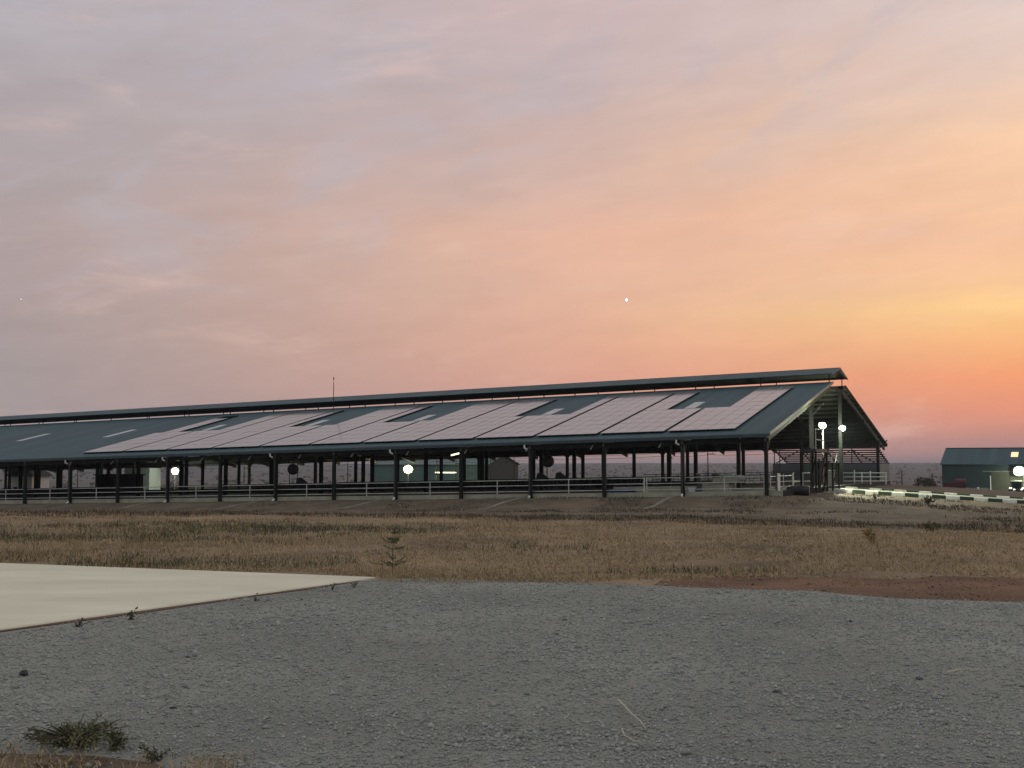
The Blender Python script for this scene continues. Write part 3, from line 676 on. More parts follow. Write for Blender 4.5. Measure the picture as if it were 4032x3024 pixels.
# ------------------------------------------------------------------ floodlights
def aim(loc, target): return (Vector(target) - Vector(loc)).to_track_quat('-Z', 'Y').to_euler()
def spot(name, parent_thing, loc, target, watts, color, ang=120, r=.15):
    d = bpy.data.lights.new(name, 'SPOT'); d.energy = watts; d.color = color; d.spot_size = rad(ang); d.spot_blend = .5; d.shadow_soft_size = r
    o = bpy.data.objects.new(name, d); COL.objects.link(o); o.parent = parent_thing
    o.location = loc; o.rotation_euler = aim(loc, target); return o
def flood(label, base, hgt, rz, m, size=.6, pole_m='galvd', pole_r=.05, watts=600, target=(0, -3, 0), arm=0., group='lit floodlights around the barn', pole=True, color=(.93, 1, .75), face_tilt=.35, spill=800):
    root = thing('floodlight', label, 'floodlight', base, rz, group)
    if pole: MB().tube([(0, 0, -.1), (0, 0, hgt + .05)], pole_r, 8).build('pole', M[pole_m], root)
    else: MB().bar((0, .3, hgt), (0, .02, hgt), .06).build('bracket', M['steel'], root)
    if arm: MB().tube([(0, 0, hgt), (arm, -.1, hgt + .1)], pole_r * .8, 8).build('arm', M[pole_m], root)
    w, h = size / 2, size * .42
    def T(x, y, z):
        c, s_ = math.cos(face_tilt), math.sin(face_tilt); return (arm + x, -.12 + y * c - z * -s_ * -1, hgt + .1 + z * c + y * s_)
    mb = MB(); mb.hexa([T(-w, -.06, -h), T(w, -.06, -h), T(w, .1, -h * .7), T(-w, .1, -h * .7), T(-w, -.06, h), T(w, -.06, h), T(w, .1, h * .7), T(-w, .1, h * .7)]); mb.build('lamp_housing', M['galvd'], root)
    mb = MB(); prof = [(.001, -.085), (w * .55, -.08), (w * .93, -.065)]
    n = 16; vs = []; fs = []
    for r, y in prof:
        for k in range(n): vs.append(T(r * math.cos(k * 2 * math.pi / n), y, r * .88 * math.sin(k * 2 * math.pi / n)))
    for i in range(2):
        for k in range(n): fs.append((i * n + k, i * n + (k + 1) % n, (i + 1) * n + (k + 1) % n, (i + 1) * n + k))
    mb.raw(vs, fs); mb.build('lamp_face', M[m], root)
    vs = [T(r * math.cos(k * 2 * math.pi / n), y, r * .9 * math.sin(k * 2 * math.pi / n)) for r, y in ((w * .94, -.07), (w * 1.1, -.075), (w * 1.14, -.03)) for k in range(n)]
    mb = MB(); mb.raw(vs, fs); mb.build('halo_ring', M['haloy' if m == 'lampy' else 'halow'], root)  # glowing ring added round the lamp face to imitate its halo
    spot('flood_beam', root, (arm, -.35, hgt + .1), target, watts, color)
    d = bpy.data.lights.new('flood_spill', 'POINT'); d.energy = spill; d.color = color; d.shadow_soft_size = .2
    o = bpy.data.objects.new('flood_spill', d); COL.objects.link(o); o.parent = root; o.location = (arm, -1.7, hgt - .2)
    return root
flood('left one of the twin floodlights at the gable, on a thin pale pole', on(-.75, 14.6), 5.25, ROT, 'lampw', .54, 'galv', .05, 6000, (7, -1.0, 0))
p = W(.1, 27.8, 0)
flood('right one of the twin floodlights at the gable, on the thick centre column', (p[0], p[1], 0), 4.75, ROT, 'lampw', .56, watts=6000, target=(9, -9, -1), pole=False, spill=1100)
flood('big yellow floodlight on a pole beyond the barn, in front of the teal shed', (-14.37, 160, gz(-14.37, 160)), .75 - gz(-14.37, 160), rad(2), 'lampy', 1.15, 'galvd', .05, 2500, (3, -6, 0), color=(1, .93, .55), face_tilt=.1)
flood('greenish white floodlight on a pole far along the barn to the left', (-48.1, 165, gz(-48.1, 165)), .5 - gz(-48.1, 165), rad(16), 'lampw', .95, 'galvd', .06, 1500, (2, -4, 0), face_tilt=.1)
flood('glaring floodlight on a pole with arm beside the tractor, nearest the frame edge', (64.2, 145, gz(64.2, 145)), .6 - gz(64.2, 145), rad(-20), 'lampw', 1.25, 'cream', .09, 900, (-1.5, -3.0, 0), arm=-.55, face_tilt=.1, spill=420)

def tube_light(label, a, b_, r=.05):
    mid_ = (Vector(a) + Vector(b_)) / 2
    root = thing('tube_light', label, 'tube light', mid_, 0, 'lit tube lights in and behind the barn')
    a, b_ = Vector(a) - mid_, Vector(b_) - mid_
    MB().tube([a, b_], r, 8).build('tube', M['tubew'], root)
    MB().bar(a + Vector((0, .03, r + .03)), b_ + Vector((0, .03, r + .03)), r * 2.2, .04).build('fitting', M['galvd'], root)
# ------------------------------------------------------------------ sheds beyond the barn
def shed(label, s0, g0, length, depth, eave_z, rise, base_z, wall_m, roof_m, gable_m, skirt=0., run=1):
    """gabled shed parallel to the barn; origin at its near gable corner, x towards the gable"""
    w = W(s0, g0); root = thing('metal_shed', label, 'shed', (w[0], w[1], base_z), ROT)
    H = eave_z - base_z; R = H + rise; D = depth
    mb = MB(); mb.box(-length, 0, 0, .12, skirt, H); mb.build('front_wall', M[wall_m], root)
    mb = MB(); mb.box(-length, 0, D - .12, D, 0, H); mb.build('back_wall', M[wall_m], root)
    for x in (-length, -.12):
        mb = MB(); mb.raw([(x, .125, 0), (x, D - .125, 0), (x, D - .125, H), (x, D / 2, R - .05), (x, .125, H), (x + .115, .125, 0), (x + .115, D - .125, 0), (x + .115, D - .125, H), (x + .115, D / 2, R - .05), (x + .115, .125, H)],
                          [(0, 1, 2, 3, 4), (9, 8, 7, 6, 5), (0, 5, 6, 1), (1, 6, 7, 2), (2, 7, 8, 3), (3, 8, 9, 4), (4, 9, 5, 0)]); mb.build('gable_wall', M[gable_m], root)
    ov = .25
    for (y0, z0, y1, z1) in ((-ov, H - ov * rise / (D / 2), D / 2, R), (D + ov, H - ov * rise / (D / 2), D / 2 + .001, R)):
        mb = MB(); mb.hexa([(-length - .2, y0, z0), (.2, y0, z0), (.2, y1, z1), (-length - .2, y1, z1), (-length - .2, y0, z0 + .08), (.2, y0, z0 + .08), (.2, y1, z1 + .08), (-length - .2, y1, z1 + .08)]); mb.build('roof_slope', M[roof_m], root)
    mb = MB(); mb.bar((-length - .22, D / 2, R + .09), (.22, D / 2, R + .09), .35, .06); mb.build('ridge_capping', M['teal'], root)
    if skirt:
        mb = MB(); mb.box(-length, 0, .01, .16, 0, skirt - .003); mb.build('block_skirt', M['block'], root)
    return root, H
gl = on(59.1, 71.1)
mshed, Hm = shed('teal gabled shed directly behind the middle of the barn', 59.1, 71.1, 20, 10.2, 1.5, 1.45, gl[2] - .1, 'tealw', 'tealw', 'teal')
mb = MB(); mb.box(-15.5, -11.2, -.05, -.003, .1, 2.2); mb.build('door', M['limewash'], mshed)
mb = MB(); mb.box(-13.4, -13.3, -.07, -.053, .1, 2.2); mb.build('door_joint', M['steel'], mshed)
w0 = Vector(W(73.2, 71.0))
tube_light('long lit tube light over the door of the teal shed behind the barn', (-11.0, 165.8, .36), (-7.9, 164.2, .36), .075)
tube_light('short tilted tube light hanging inside the barn near its middle', W(28.1, 5.0, 2.98), W(27.3, 5.6, 3.2), .06)
# right-hand shed
wS = W(-2.9, 79.7); gS = gz(wS[0] + 5, wS[1] + 2)
rshed, Hs = shed('dark teal shed with lit rooflight beyond the ramp at the far end of the kerbs', -2.9 - 34, 79.7, 34, 14.6, 1.55, 2.1, -2.45, 'teal', 'roof', 'teal', skirt=1.0)
x_off = -34
mb = MB(); mb.box(x_off + 5.9, x_off + 13.5, -.09, -.02, .08, 3.0); mb.build('sliding_door', M['olive'], rshed)
mb = MB(); mb.box(x_off + 5.76, x_off + 5.88, -.16, -.02, 0, 2.55); mb.build('door_post', M['white'], rshed)
mb = MB(); mb.box(x_off + 4.9, x_off + 14, -.14, -.03, 3.02, 3.16); mb.build('door_track', M['grwall2'], rshed)
for xx in (8.1, 10.4): mb = MB(); mb.box(x_off + xx, x_off + xx + .08, -.1, -.091, .1, 2.95); mb.build('door_joint', M['teal'], rshed)
mb = MB(); mb.box(x_off + 5.7, x_off + 20, -1.6, -.1, -.25, .06); mb.build('apron', M['conc'], rshed)
mb = MB(); kx = x_off + 8.1; sl = 2.1 / 7.3
mb.hexa([(kx, 3.0, Hs + 3.0 * sl + .085), (kx + .85, 3.0, Hs + 3.0 * sl + .085), (kx + .85, 5.1, Hs + 5.1 * sl + .085), (kx, 5.1, Hs + 5.1 * sl + .085), (kx, 3.0, Hs + 3.0 * sl + .12), (kx + .85, 3.0, Hs + 3.0 * sl + .12), (kx + .85, 5.1, Hs + 5.1 * sl + .12), (kx, 5.1, Hs + 5.1 * sl + .12)])
mb.build('rooflight', M['skyl_lit'], rshed)
# bare-framed lean-to just behind the barn gable
gl = on(1.8, 59.3)
w = W(1.8, 59.3); zb = -1.05; HW = 1.65 - zb
root = thing('bare_framed_shed', 'grey walled shed with bare unclad roof purlins behind the barn gable', 'shed', (w[0], w[1], zb), ROT)
mb = MB(); mb.box(-12.4, 0, 0, .12, -.3, HW); mb.build('front_wall', M['grwall'], root)
mb = MB(); mb.box(-.12, 0, .125, 7.6, -.3, HW); mb.build('side_wall', M['grwall2'], root)  # paler grey than the front wall: light on this end put into the colour
mb = MB(); mb.box(-12.4, -12.28, .125, 7.6, -.3, HW); mb.build('side_wall', M['grwall'], root)
mb = MB(); mb.box(-12.4, 0, 7.605, 7.72, -.3, HW - .2); mb.build('back_wall', M['grwall'], root)
for k in range(8):
    t = k / 7; y = .05 + t * 7.4; z = HW + 1.75 * (1 - t) + .05
    mb = MB(); mb.bar((-12.5, y, z), (.05, y, z), .1, .17); mb.build('purlin', M['steel'], root)
for x in (-12.2, -9.1, -6.1, -3.1, -.1):
    mb = MB(); mb.bar((x, .05, HW + 1.66), (x, 7.5, HW - .1), .09, .16); mb.build('rafter', M['steel'], root)
    mb = MB(); mb.bar((x, .12, HW), (x, .12, HW + 1.7), .1); mb.build('post', M['steel'], root)
for (xa, xb) in ((-3.1, -6.0), (-3.1, -.4), (-9.1, -6.2), (-9.1, -12)):
    mb = MB(); mb.bar((xa, .06, HW + 1.6), (xb, .06, HW + .03), .1, .1); mb.build('brace', M['steel'], root)
# small house and dark store at the far left behind the barn
w = (-79.3, 190.); hz = gz(*w) - .05
root = thing('small_house', 'small white house with steep dark pyramid roof behind the left end of the barn', 'house', (w[0], w[1], hz), rad(-15))
mb = MB(); mb.box(-2.2, 2.2, -2.2, 2.2, 0, 2.2 - (hz + 2.6)); top = 2.2 - (hz + 2.6); mb.build('wall', M['limewash'], root)
mb = MB(); mb.raw([(-2.7, -2.7, top), (2.7, -2.7, top), (2.7, 2.7, top), (-2.7, 2.7, top), (-.15, -.15, top + 2.5), (.15, -.15, top + 2.5), (.15, .15, top + 2.5), (-.15, .15, top + 2.5)], [(3, 2, 1, 0), (0, 1, 5, 4), (1, 2, 6, 5), (2, 3, 7, 6), (3, 0, 4, 7), (4, 5, 6, 7)]); mb.build('roof', M['thatch'], root)
for x in (-1.2, .6): MB().box(x, x + .7, -2.24, -2.203, .8, 1.7).build('window', M['glass'], root)
root = thing('store_room', 'dark block-walled store room standing inside the barn far to the left', 'store room', W(91, 29, H_SLAB), ROT)
mb = MB(); mb.box(-2.6, 2.6, 0, 3, 0, 2.5); mb.build('wall', M['concd'], root)
mb = MB(); mb.box(-2.8, 2.8, -.2, 3.2, 2.5, 2.62); mb.build('roof', M['steel'], root); MB().box(.6, 1.5, -.05, -.003, 0, 2.05).build('door', M['iron'], root)
w = (-54.5, 168.); hz = gz(*w)
root = thing('pale_container', 'pale blue-white container standing beyond the left part of the barn', 'container', (w[0], w[1], hz - .05), rad(-26))
mb = MB(); mb.box(-2.4, 2.4, 0, 2.3, 0, .95 - hz + .1); Hc = .95 - hz + .1; mb.build('body', M['paint_blue'], root)
mb = MB(); mb.box(-2.5, 2.5, -.08, 2.38, Hc, Hc + .1); mb.build('roof', M['steel'], root); MB().box(.4, 1.3, -.06, -.003, .05, 1.5).build('door', M['grwall'], root)
# ------------------------------------------------------------------ pole line behind the barn
poles = [(2789, 17.0, 41.8), (2629, 20.9, 39.9)]
wire_pts = []
pl = [(q_, 57.5) for q_ in (12.9, 21.7, 26.9, 43.3, 48.1, 51.6, 56.9, 59.9, 74.5, 83.3, 84.7, 92.3, 93.1, 101.3, 109.8, 127.2)]
for i, (s, g) in enumerate(pl):
    w = W(s, g); z0 = gz(w[0], w[1])
    ht = 4.9 if i % 2 else 4.5
    root = thing('utility_pole', f'{ordinal[i]} thin dark pole from the gable end in the line behind the barn', 'pole', (w[0], w[1], z0 - .2), ROT, 'thin poles in a line behind the barn')
    MB().tube([(0, 0, 0), (0, 0, ht + .2)], .085, 8, .06).build('mast', M['bark'], root)
    MB().bar((-.1, 0, ht - .45), (.95 if i % 2 else .7, 0, ht - .45), .08).build('crossarm', M['bark'], root)
    MB().tube([(.6, 0, ht - .42), (.6, 0, ht - .28)], .04, 6).build('insulator', M['steel'], root)
    wire_pts.append((w[0], w[1], z0 + 4.15))
for j, dz in enumerate((0., .38)):
    mb = MB(); pts = []
    for a, c in zip(wire_pts[:-1], wire_pts[1:]):
        for t in (0, .25, .5, .75): pts.append((a[0] + (c[0] - a[0]) * t, a[1] + (c[1] - a[1]) * t, a[2] + (c[2] - a[2]) * t + dz - .25 * 4 * t * (1 - t) * .6))
    pts.append((wire_pts[-1][0], wire_pts[-1][1], wire_pts[-1][2] + dz)); mb.tube(pts, .022, 5)
    tag(mb.build('power_cable', M['iron']), ('lower' if j == 0 else 'upper') + ' sagging cable strung along the thin poles behind the barn', 'cable', 'cables behind the barn')
# ------------------------------------------------------------------ yard things right of the gable
root = thing('yard_fence', 'pale three-rail fence across the yard behind the centre column', 'fence', W(1.5, 35.2)[:2] + (-.27,), math.atan2(.0, 1))
for h in (.22, .62, 1.0): MB().tube([(0, 0, h), (4.4, .4, h)], .045, 8).build('rail', M['galv'], root)
for x, t in ((0, 1.05), (1.15, 1.3), (1.9, 1.1), (2.75, 1.2), (4.3, 1.05)): MB().box(x - .05, x + .05, x * .09 + .05, x * .09 + .14, -.1, t).build('post', M['galv'], root)
root = thing('thin_mast', 'slender pale mast standing in the yard behind the gable', 'mast', on(3.0, 37.6), 0)
MB().tube([(0, 0, -.1), (0, 0, 3.4)], .06, 8, .04).build('shaft', M['galv'], root); MB().box(-.12, .12, -.08, .08, 3.4, 3.5).build('cap', M['galvd'], root)
w = W(-.2, 17.2)
root = thing('barrier_gate', 'floodlit white barrier rails at the start of the ramp', 'gate', (w[0] - .9, w[1] + 1.5, -.3), ROT)
for h, x0, x1 in ((.45, -1.2, .45), (1.15, -.5, .4)): MB().bar((x0, 0, h), (x1, .1, h + .04), .05, .13).build('rail', M['white'], root)
for x in (-1.2, -.4, .45): MB().box(x - .04, x + .04, -.04, .04, -.1, 1.2).build('post', M['galv'], root)
root = thing('pump_cabinet', 'pale metal cabinet standing behind the left twin floodlight pole', 'cabinet', W(-.2, 20.6, H_SLAB), ROT)
MB().box(-.25, .25, -.3, .3, 0, 1.25).build('body', M['grwall2'], root); MB().box(-.3, .3, -.35, .35, 1.25, 1.32).build('lid', M['conc'], root); MB().box(.252, .262, -.22, .22, .15, 1.1).build('door', M['conc'], root)
# tractor under the big floodlight
tp = (61.9, 141.8); tz = gz(*tp)
root = thing('tractor', 'small tractor facing out with lamps shining under the glaring floodlight', 'tractor', (tp[0], tp[1], tz), rad(-20))
def wheel(x, y, r, w):
    o = MB().lathe([(r * .55, -w / 2), (r * .9, -w / 2), (r, -w * .35), (r, w * .35), (r * .9, w / 2), (r * .55, w / 2)], c=(x, y, r), axis='x', n=18).build('wheel', M['tyre'], root, False)
    MB().lathe([(.03, -w * .3), (r * .56, -w * .42), (r * .56, w * .42), (.03, w * .3)], c=(x, y, r), axis='x', n=12).build('rim', M['maroon'], o)
for sx in (-1, 1): wheel(sx * .72, 1.3, .62, .38); wheel(sx * .66, -.75, .4, .24)
mb = MB(); mb.hexa([(-.3, -1.1, .55), (.3, -1.1, .55), (.34, .6, .55), (-.34, .6, .55), (-.26, -1.05, 1.12), (.26, -1.05, 1.12), (.32, .6, 1.25), (-.32, .6, 1.25)]); mb.build('bonnet', M['maroon'], root)
mb = MB(); mb.box(-.25, .25, -1.16, -1.105, .6, 1.05); mb.build('grille', M['iron'], root)
mb = MB(); mb.box(-.6, .6, -.75, 1.9, .35, .55); mb.build('chassis', M['iron'], root)
for sx in (-1, 1):
    for y in (.65, 1.75): MB().bar((sx * .52, y, .9), (sx * .5, y, 2.08), .06).build('cab_post', M['iron'], root)
    mb = MB(); mb.box(sx * .72 - .24, sx * .72 + .24, .75, 1.9, 1.27, 1.33); mb.build('mudguard', M['maroon'], root)
    o = MB().box(sx * .42 - .11, sx * .42 + .11, -1.2, -1.1, 1.08, 1.2); o.build('headlight', M['hl'], root)
    MB().box(sx * .72 - .16, sx * .72 + .16, .68, .745, 1.18, 1.34).build('headlight', M['hl'], root)
mb = MB(); mb.box(-.66, .66, .55, 1.85, 2.08, 2.17); mb.build('cab_roof', M['cream'], root)
mb = MB(); mb.box(-.48, .48, .62, .64, 1.28, 2.06); mb.build('windscreen', M['glass'], root)
MB().box(-.25, .25, 1.2, 1.6, .95, 1.5).build('seat', M['iron'], root)
MB().tube([(.2, -.3, 1.15), (.2, -.3, 1.8)], .04, 8).build('exhaust', M['iron'], root)
# maroon implement
ip = (54.9, 141.5); iz = gz(*ip)
root = thing('farm_implement', 'dull maroon farm implement with humped hopper in front of the dark shed', 'implement', (ip[0] - .5, ip[1], iz + .02), rad(-22))
mb = MB(); mb.hexa([(-1.6, -.5, .45), (.9, -.5, .45), (.9, .5, .45), (-1.6, .5, .45), (-1.5, -.55, 1.4), (.95, -.55, 1.45), (.95, .55, 1.45), (-1.5, .55, 1.4)]); mb.build('hopper', M['maroon'], root)
mb = MB(); mb.lathe([(.52, -.6), (.56, -.5), (.56, .5), (.52, .6)], c=(.45, 0, 1.3), axis='x', n=14); mb.build('drum', M['maroon'], root, True)
mb = MB(); mb.bar((.9, 0, .55), (2.7, .1, .5), .14); mb.build('drawbar', M['maroon'], root)
mb = MB(); mb.lathe([(.05, 0), (.14, .02), (.14, .3), (.05, .34)], c=(2.4, 0, .5), n=10); mb.build('jack', M['whitep'], root)
for x in (-1.0, .6):
    mb = MB(); mb.lathe([(.2, -.1), (.38, -.1), (.42, -.05), (.42, .05), (.38, .1), (.2, .1)], c=(x, -.62, .42), axis='y', n=16); mb.build('wheel', M['tyre'], root)
# ------------------------------------------------------------------ drain channels down the bank
for i, k in enumerate((1, 3, 5, 7, 9)):
    s = S0 + k * BAY; L = 7.5
    pts = [W(s, -.6 - t * L) for t in np.linspace(0, 1, 7)]
    mb = MB(); rows = []
    for t, p in zip(np.linspace(0, 1, 7), pts):
        z = gz(p[0], p[1]) + .05
        sx = NV * .16; rows.append([(p[0] - sx[0], p[1] - sx[1], z + .03), (p[0] - sx[0], p[1] - sx[1], z - .22), (p[0] + sx[0], p[1] + sx[1], z - .22), (p[0] + sx[0], p[1] + sx[1], z + .03), (p[0] + sx[0] * .6, p[1] + sx[1] * .6, z + .03), (p[0], p[1], z - .02), (p[0] - sx[0] * .6, p[1] - sx[1] * .6, z + .03)])
    n = 7; vs = [q_ for r in rows for q_ in r]; fs = []
    for a in range(len(rows) - 1):
        for c in range(n): fs.append((a * n + c, a * n + (c + 1) % n, (a + 1) * n + (c + 1) % n, (a + 1) * n + c))
    fs += [tuple(range(n)), tuple(range((len(rows) - 1) * n + n - 1, (len(rows) - 1) * n - 1, -1))]
    mb.raw(vs, fs); tag(mb.build('drain_channel', M['drain']), f'{ordinal[i]} pale drain channel from the gable end running down the bank', 'drain', 'drain channels on the barn bank')
# ------------------------------------------------------------------ distance: far bushes as one mass
def blobs(n, xs, ys, hs, seed, sub=8):
    r = np.random.default_rng(seed); V = []; F = []; o = 0
    for i in range(n):
        x, y, h = xs[i], ys[i], hs[i]; z = float(ground_z(x, y, False))
        for j in range(sub):
            cx = x + r.normal(0, h * .33); cy = y + r.normal(0, h * .33); cz = z + h * r.uniform(.25, .85); rr = h * r.uniform(.16, .32)
            d = r.normal(size=(6, 3)); d /= np.linalg.norm(d, axis=1)[:, None]
            base = np.array([(1, 0, 0), (-1, 0, 0), (0, 1, 0), (0, -1, 0), (0, 0, 1), (0, 0, -1)], float) * rr * r.uniform(.6, 1.2, (6, 1)) + (cx, cy, cz)
            V.append(base); F += [(o, o + 2, o + 4), (o + 2, o + 1, o + 4), (o + 1, o + 3, o + 4), (o + 3, o, o + 4), (o + 2, o, o + 5), (o + 1, o + 2, o + 5), (o + 3, o + 1, o + 5), (o, o + 3, o + 5)]; o += 6
    return np.concatenate(V), np.array(F)
n = 3800
ys = 420 + 3000 * rng.random(n) ** 1.4; xs = (rng.random(n) * 1.25 - .6) * ys; hs = rng.uniform(1.2, 3.4, n)
v, f = blobs(n, xs, ys, hs, 11, 9); tag(np_mesh('distant_bushland', v, f, M['farleaf']), 'hazy bush dotted over the far plain', 'bushes', kind='stuff')
# ------------------------------------------------------------------ grass
def blades(cx, cy, n_per, hmin, hmax, spread, width, lean, seed, zoff=-.01):
    r = np.random.default_rng(seed); k = len(cx)
    x = np.repeat(cx, n_per) + r.normal(0, spread, k * n_per); y = np.repeat(cy, n_per) + r.normal(0, spread, k * n_per)
    z = ground_z(x, y) + zoff
    th = np.repeat(r.uniform(.55, 1.15, k), n_per)
    h = r.uniform(hmin, hmax, k * n_per) * th; a = r.uniform(0, 2 * np.pi, k * n_per); l = np.abs(r.normal(0, lean, k * n_per)) * h
    dist = np.hypot(x, y); wd = width * (.6 + dist / 26.)
    wx, wy = -np.sin(a + r.normal(0, .6, len(a))) * wd, np.cos(a) * wd
    bx, by = np.cos(a) * l, np.sin(a) * l
    v = np.empty((len(x), 5, 3)); v[:, 0] = np.stack([x - wx, y - wy, z], 1); v[:, 1] = np.stack([x + wx, y + wy, z], 1)
    mx_, my_ = x + bx * .4, y + by * .4
    v[:, 2] = np.stack([mx_ + wx * .7, my_ + wy * .7, z + h * .6], 1); v[:, 3] = np.stack([mx_ - wx * .7, my_ - wy * .7, z + h * .6], 1)
    v[:, 4] = np.stack([x + bx, y + by, z + h * (1 - .25 * np.minimum(1, l / h))], 1)
    i = np.arange(len(x))[:, None] * 5
    f = np.concatenate([i + np.array([[0, 1, 2]]), i + np.array([[0, 2, 3]]), i + np.array([[3, 2, 4]])], 0)
    return v.reshape(-1, 3), f
def field(n, y0, y1, power=1.6):
    y = y0 + (y1 - y0) * rng.random(n) ** power; x = (rng.random(n) * 1.16 - .58) * y; return x, y
def sg_of(x, y): dx, dy = x - E0[0], y - E0[1]; return dx * NV[0] + dy * NV[1], dx * GV[0] + dy * GV[1]
def keep_mask(x, y):
    s, g = sg_of(x, y)
    ok = ~((g > -.3) & (g < 51) & (s > -1.2)) & ~((g > 14.6) & (g < 23) & (s < 0)) & (g < 62)
    ok &= y > np.where((x > -1.9) & (x < 2.7), 16.15, 16.6) + .25 * np.sin(x * 1.3) + .5 * vnoise(x / 1.1, y / 1.1, 9) + np.where(x < -1.9, -.345 / .939 * (x + 1.93) + .1, 0) + np.where(x > 2.6, .4, -.1)
    return ok
x, y = field(60000, 15.8, 96, 1.9); m_ = keep_mask(x, y) & (vnoise(x / 3.2, y / 3.2, 21) + .35 * vnoise(x / .9, y / .9, 22) > .42); m_ &= (rng.random(len(x)) < np.where(y - 24 * sstep(0, -16, x) > 40 + 8 * vnoise(x / 4., y / 4., 77), .3, 1)); x, y = x[m_], y[m_]
v, f = blades(x, y, 5, .025, .10, .12, .004, 1.4, 31); tag(np_mesh('dry_grass', v, f, M['dry']), 'dry brown grass covering the field before the barn', 'grass', kind='stuff')
x, y = field(16000, 16.2, 44, 1.6); m_ = keep_mask(x, y) & (vnoise(x / 1.6, y / .5, 24) > .45); x, y = x[m_], y[m_]
v, f = blades(x, y, 5, .025, .055, .16, .0045, 3.6, 36); tag(np_mesh('matted_straw', v, f, M['dry']), 'matted flattened straw lying on the field', 'straw', kind='stuff')
x, y = field(4000, 16.4, 42, 1.5); m_ = keep_mask(x, y) & (vnoise(x / 2.1, y / 2.1, 23) > .56); x, y = x[m_], y[m_]
v, f = blades(x, y, 6, .12, .36, .07, .0026, .5, 32); tag(np_mesh('tall_straw_grass', v, f, M['dry']), 'taller upright straw grass in clumps', 'grass', kind='stuff')
gx_, gy_ = [], []
for (cx, cy, rx, ry, n) in ((-13.5, 25.5, 3.4, 1.0, 420), (-8.5, 26.5, 2.2, .8, 200), (-7.6, 30.5, 3.0, 1.6, 420), (-5.2, 29.5, 2.4, 1.0, 260), (-6.5, 19.0, 2.2, .5, 160), (-9.6, 20.3, 1.8, .5, 120), (5.5, 53, 5, 3.0, 300), (3, 50, 4, 2, 160), (8.2, 57, 2, 1.5, 120), (24, 52, 3, 2, 160), (2.6, 17.5, .6, .2, 40), (0.5, 22, .8, .4, 40)):
    gx_.append(rng.normal(cx, rx, n)); gy_.append(rng.normal(cy, ry, n))
x, y = np.concatenate(gx_), np.concatenate(gy_); m_ = keep_mask(x, y); x, y = x[m_], y[m_]
v, f = blades(x, y, 10, .04, .17, .14, .005, .9, 33); tag(np_mesh('green_weeds', v, f, M['green']), 'patches of dark green weeds in the dry field', 'weeds', kind='stuff')
# rough dark weeds along the swale and on the bank
x, y = field(11000, 36, 94, 1.); s, g = sg_of(x, y)
m_ = keep_mask(x, y) & (((y > 41) & (y < 60) & (vnoise(x / 5., y / 5., 41) > .42)) | ((g > -14) & (vnoise(x / 4., y / 4., 42) > .5))); x, y = x[m_], y[m_]
v, f = blades(x, y, 9, .05, .26, .3, .006, .9, 34); tag(np_mesh('rough_weeds', v, f, M['dkweed']), 'rough dark dead weeds along the hollow and the bank', 'weeds', kind='stuff')
x = rng.uniform(1.5, 11, 700); y = 13.2 + 4 * rng.random(700); m_ = (y > gedge_y(x) + .05) & (vnoise(x / .6, y / .3, 88) > .52); x, y = x[m_], y[m_]
v, f = blades(x, y, 5, .015, .05, .10, .003, 2.5, 37, .0); tag(np_mesh('scattered_straw', v, f, M['dry']), 'bits of straw scattered over the bare red earth', 'straw', kind='stuff')
# dry grass on the red corner at the bottom left
x = rng.uniform(-3.6, -1.5, 520); y = rng.uniform(5.7, 7.0, 520); m_ = (y < 6.75 - (x + 3) * .18 + rng.normal(0, .08, 520)); x, y = x[m_], y[m_]
v, f = blades(x, y, 6, .02, .07, .05, .004, 1.2, 35, .015); tag(np_mesh('corner_dry_grass', v, f, M['dry']), 'thin dry grass on the red earth in the bottom corner', 'grass', kind='stuff')
# gravel stones
n = 170000
yy = 5.4 + 11. * rng.random(n) ** 1.35; xx = (rng.random(n) * 1.0 - .5) * yy
pad_e = (xx < -1.93) & (yy > 16.6 + (xx + 1.93) * (.857 / .515) - .16 - .25 * vnoise(xx / .5, yy / .5, 58))
corner = (xx < -1.6) & (yy < 6.7 - (xx + 2.6) * .2)
m_ = (yy < gedge_y(xx) - .02 + .5 * rng.random(n) ** 6) & ~pad_e & ~(corner & (rng.random(n) < .85)); xx, yy = xx[m_], yy[m_]; n = len(xx)
sz = np.clip(rng.lognormal(math.log(.0056), .45, n), .003, .026) * (1 + .035 * (yy - 6))
big = vnoise(xx / .7, yy / .7, 51) > .62; sz = np.where(big, sz * 1.2, sz)
base = np.array([(1, 0, 0), (0, 1, 0), (-1, 0, 0), (0, -1, 0), (0, 0, 1), (0, 0, -.6)], float)
V = base[None] * rng.uniform(.6, 1.35, (n, 6, 1)); V = V + rng.normal(0, .16, (n, 6, 3)); V[:, :, 2] *= rng.uniform(.5, .95, (n, 1))
a = rng.uniform(0, 6.28, n); ca, sa = np.cos(a)[:, None], np.sin(a)[:, None]
Vx = V[:, :, 0] * ca - V[:, :, 1] * sa; Vy = V[:, :, 0] * sa + V[:, :, 1] * ca
P_ = np.stack([Vx * sz[:, None] + xx[:, None], Vy * sz[:, None] + yy[:, None], V[:, :, 2] * sz[:, None] + .012 + sz[:, None] * .25], -1)
fb = np.array([(0, 1, 4), (1, 2, 4), (2, 3, 4), (3, 0, 4), (1, 0, 5), (2, 1, 5), (3, 2, 5), (0, 3, 5)])
f = (np.arange(n)[:, None, None] * 6 + fb[None]).reshape(-1, 3)
tag(np_mesh('loose_gravel', P_.reshape(-1, 3), f, M['stone']), 'loose grey crushed stones spread over the yard', 'gravel', kind='stuff')
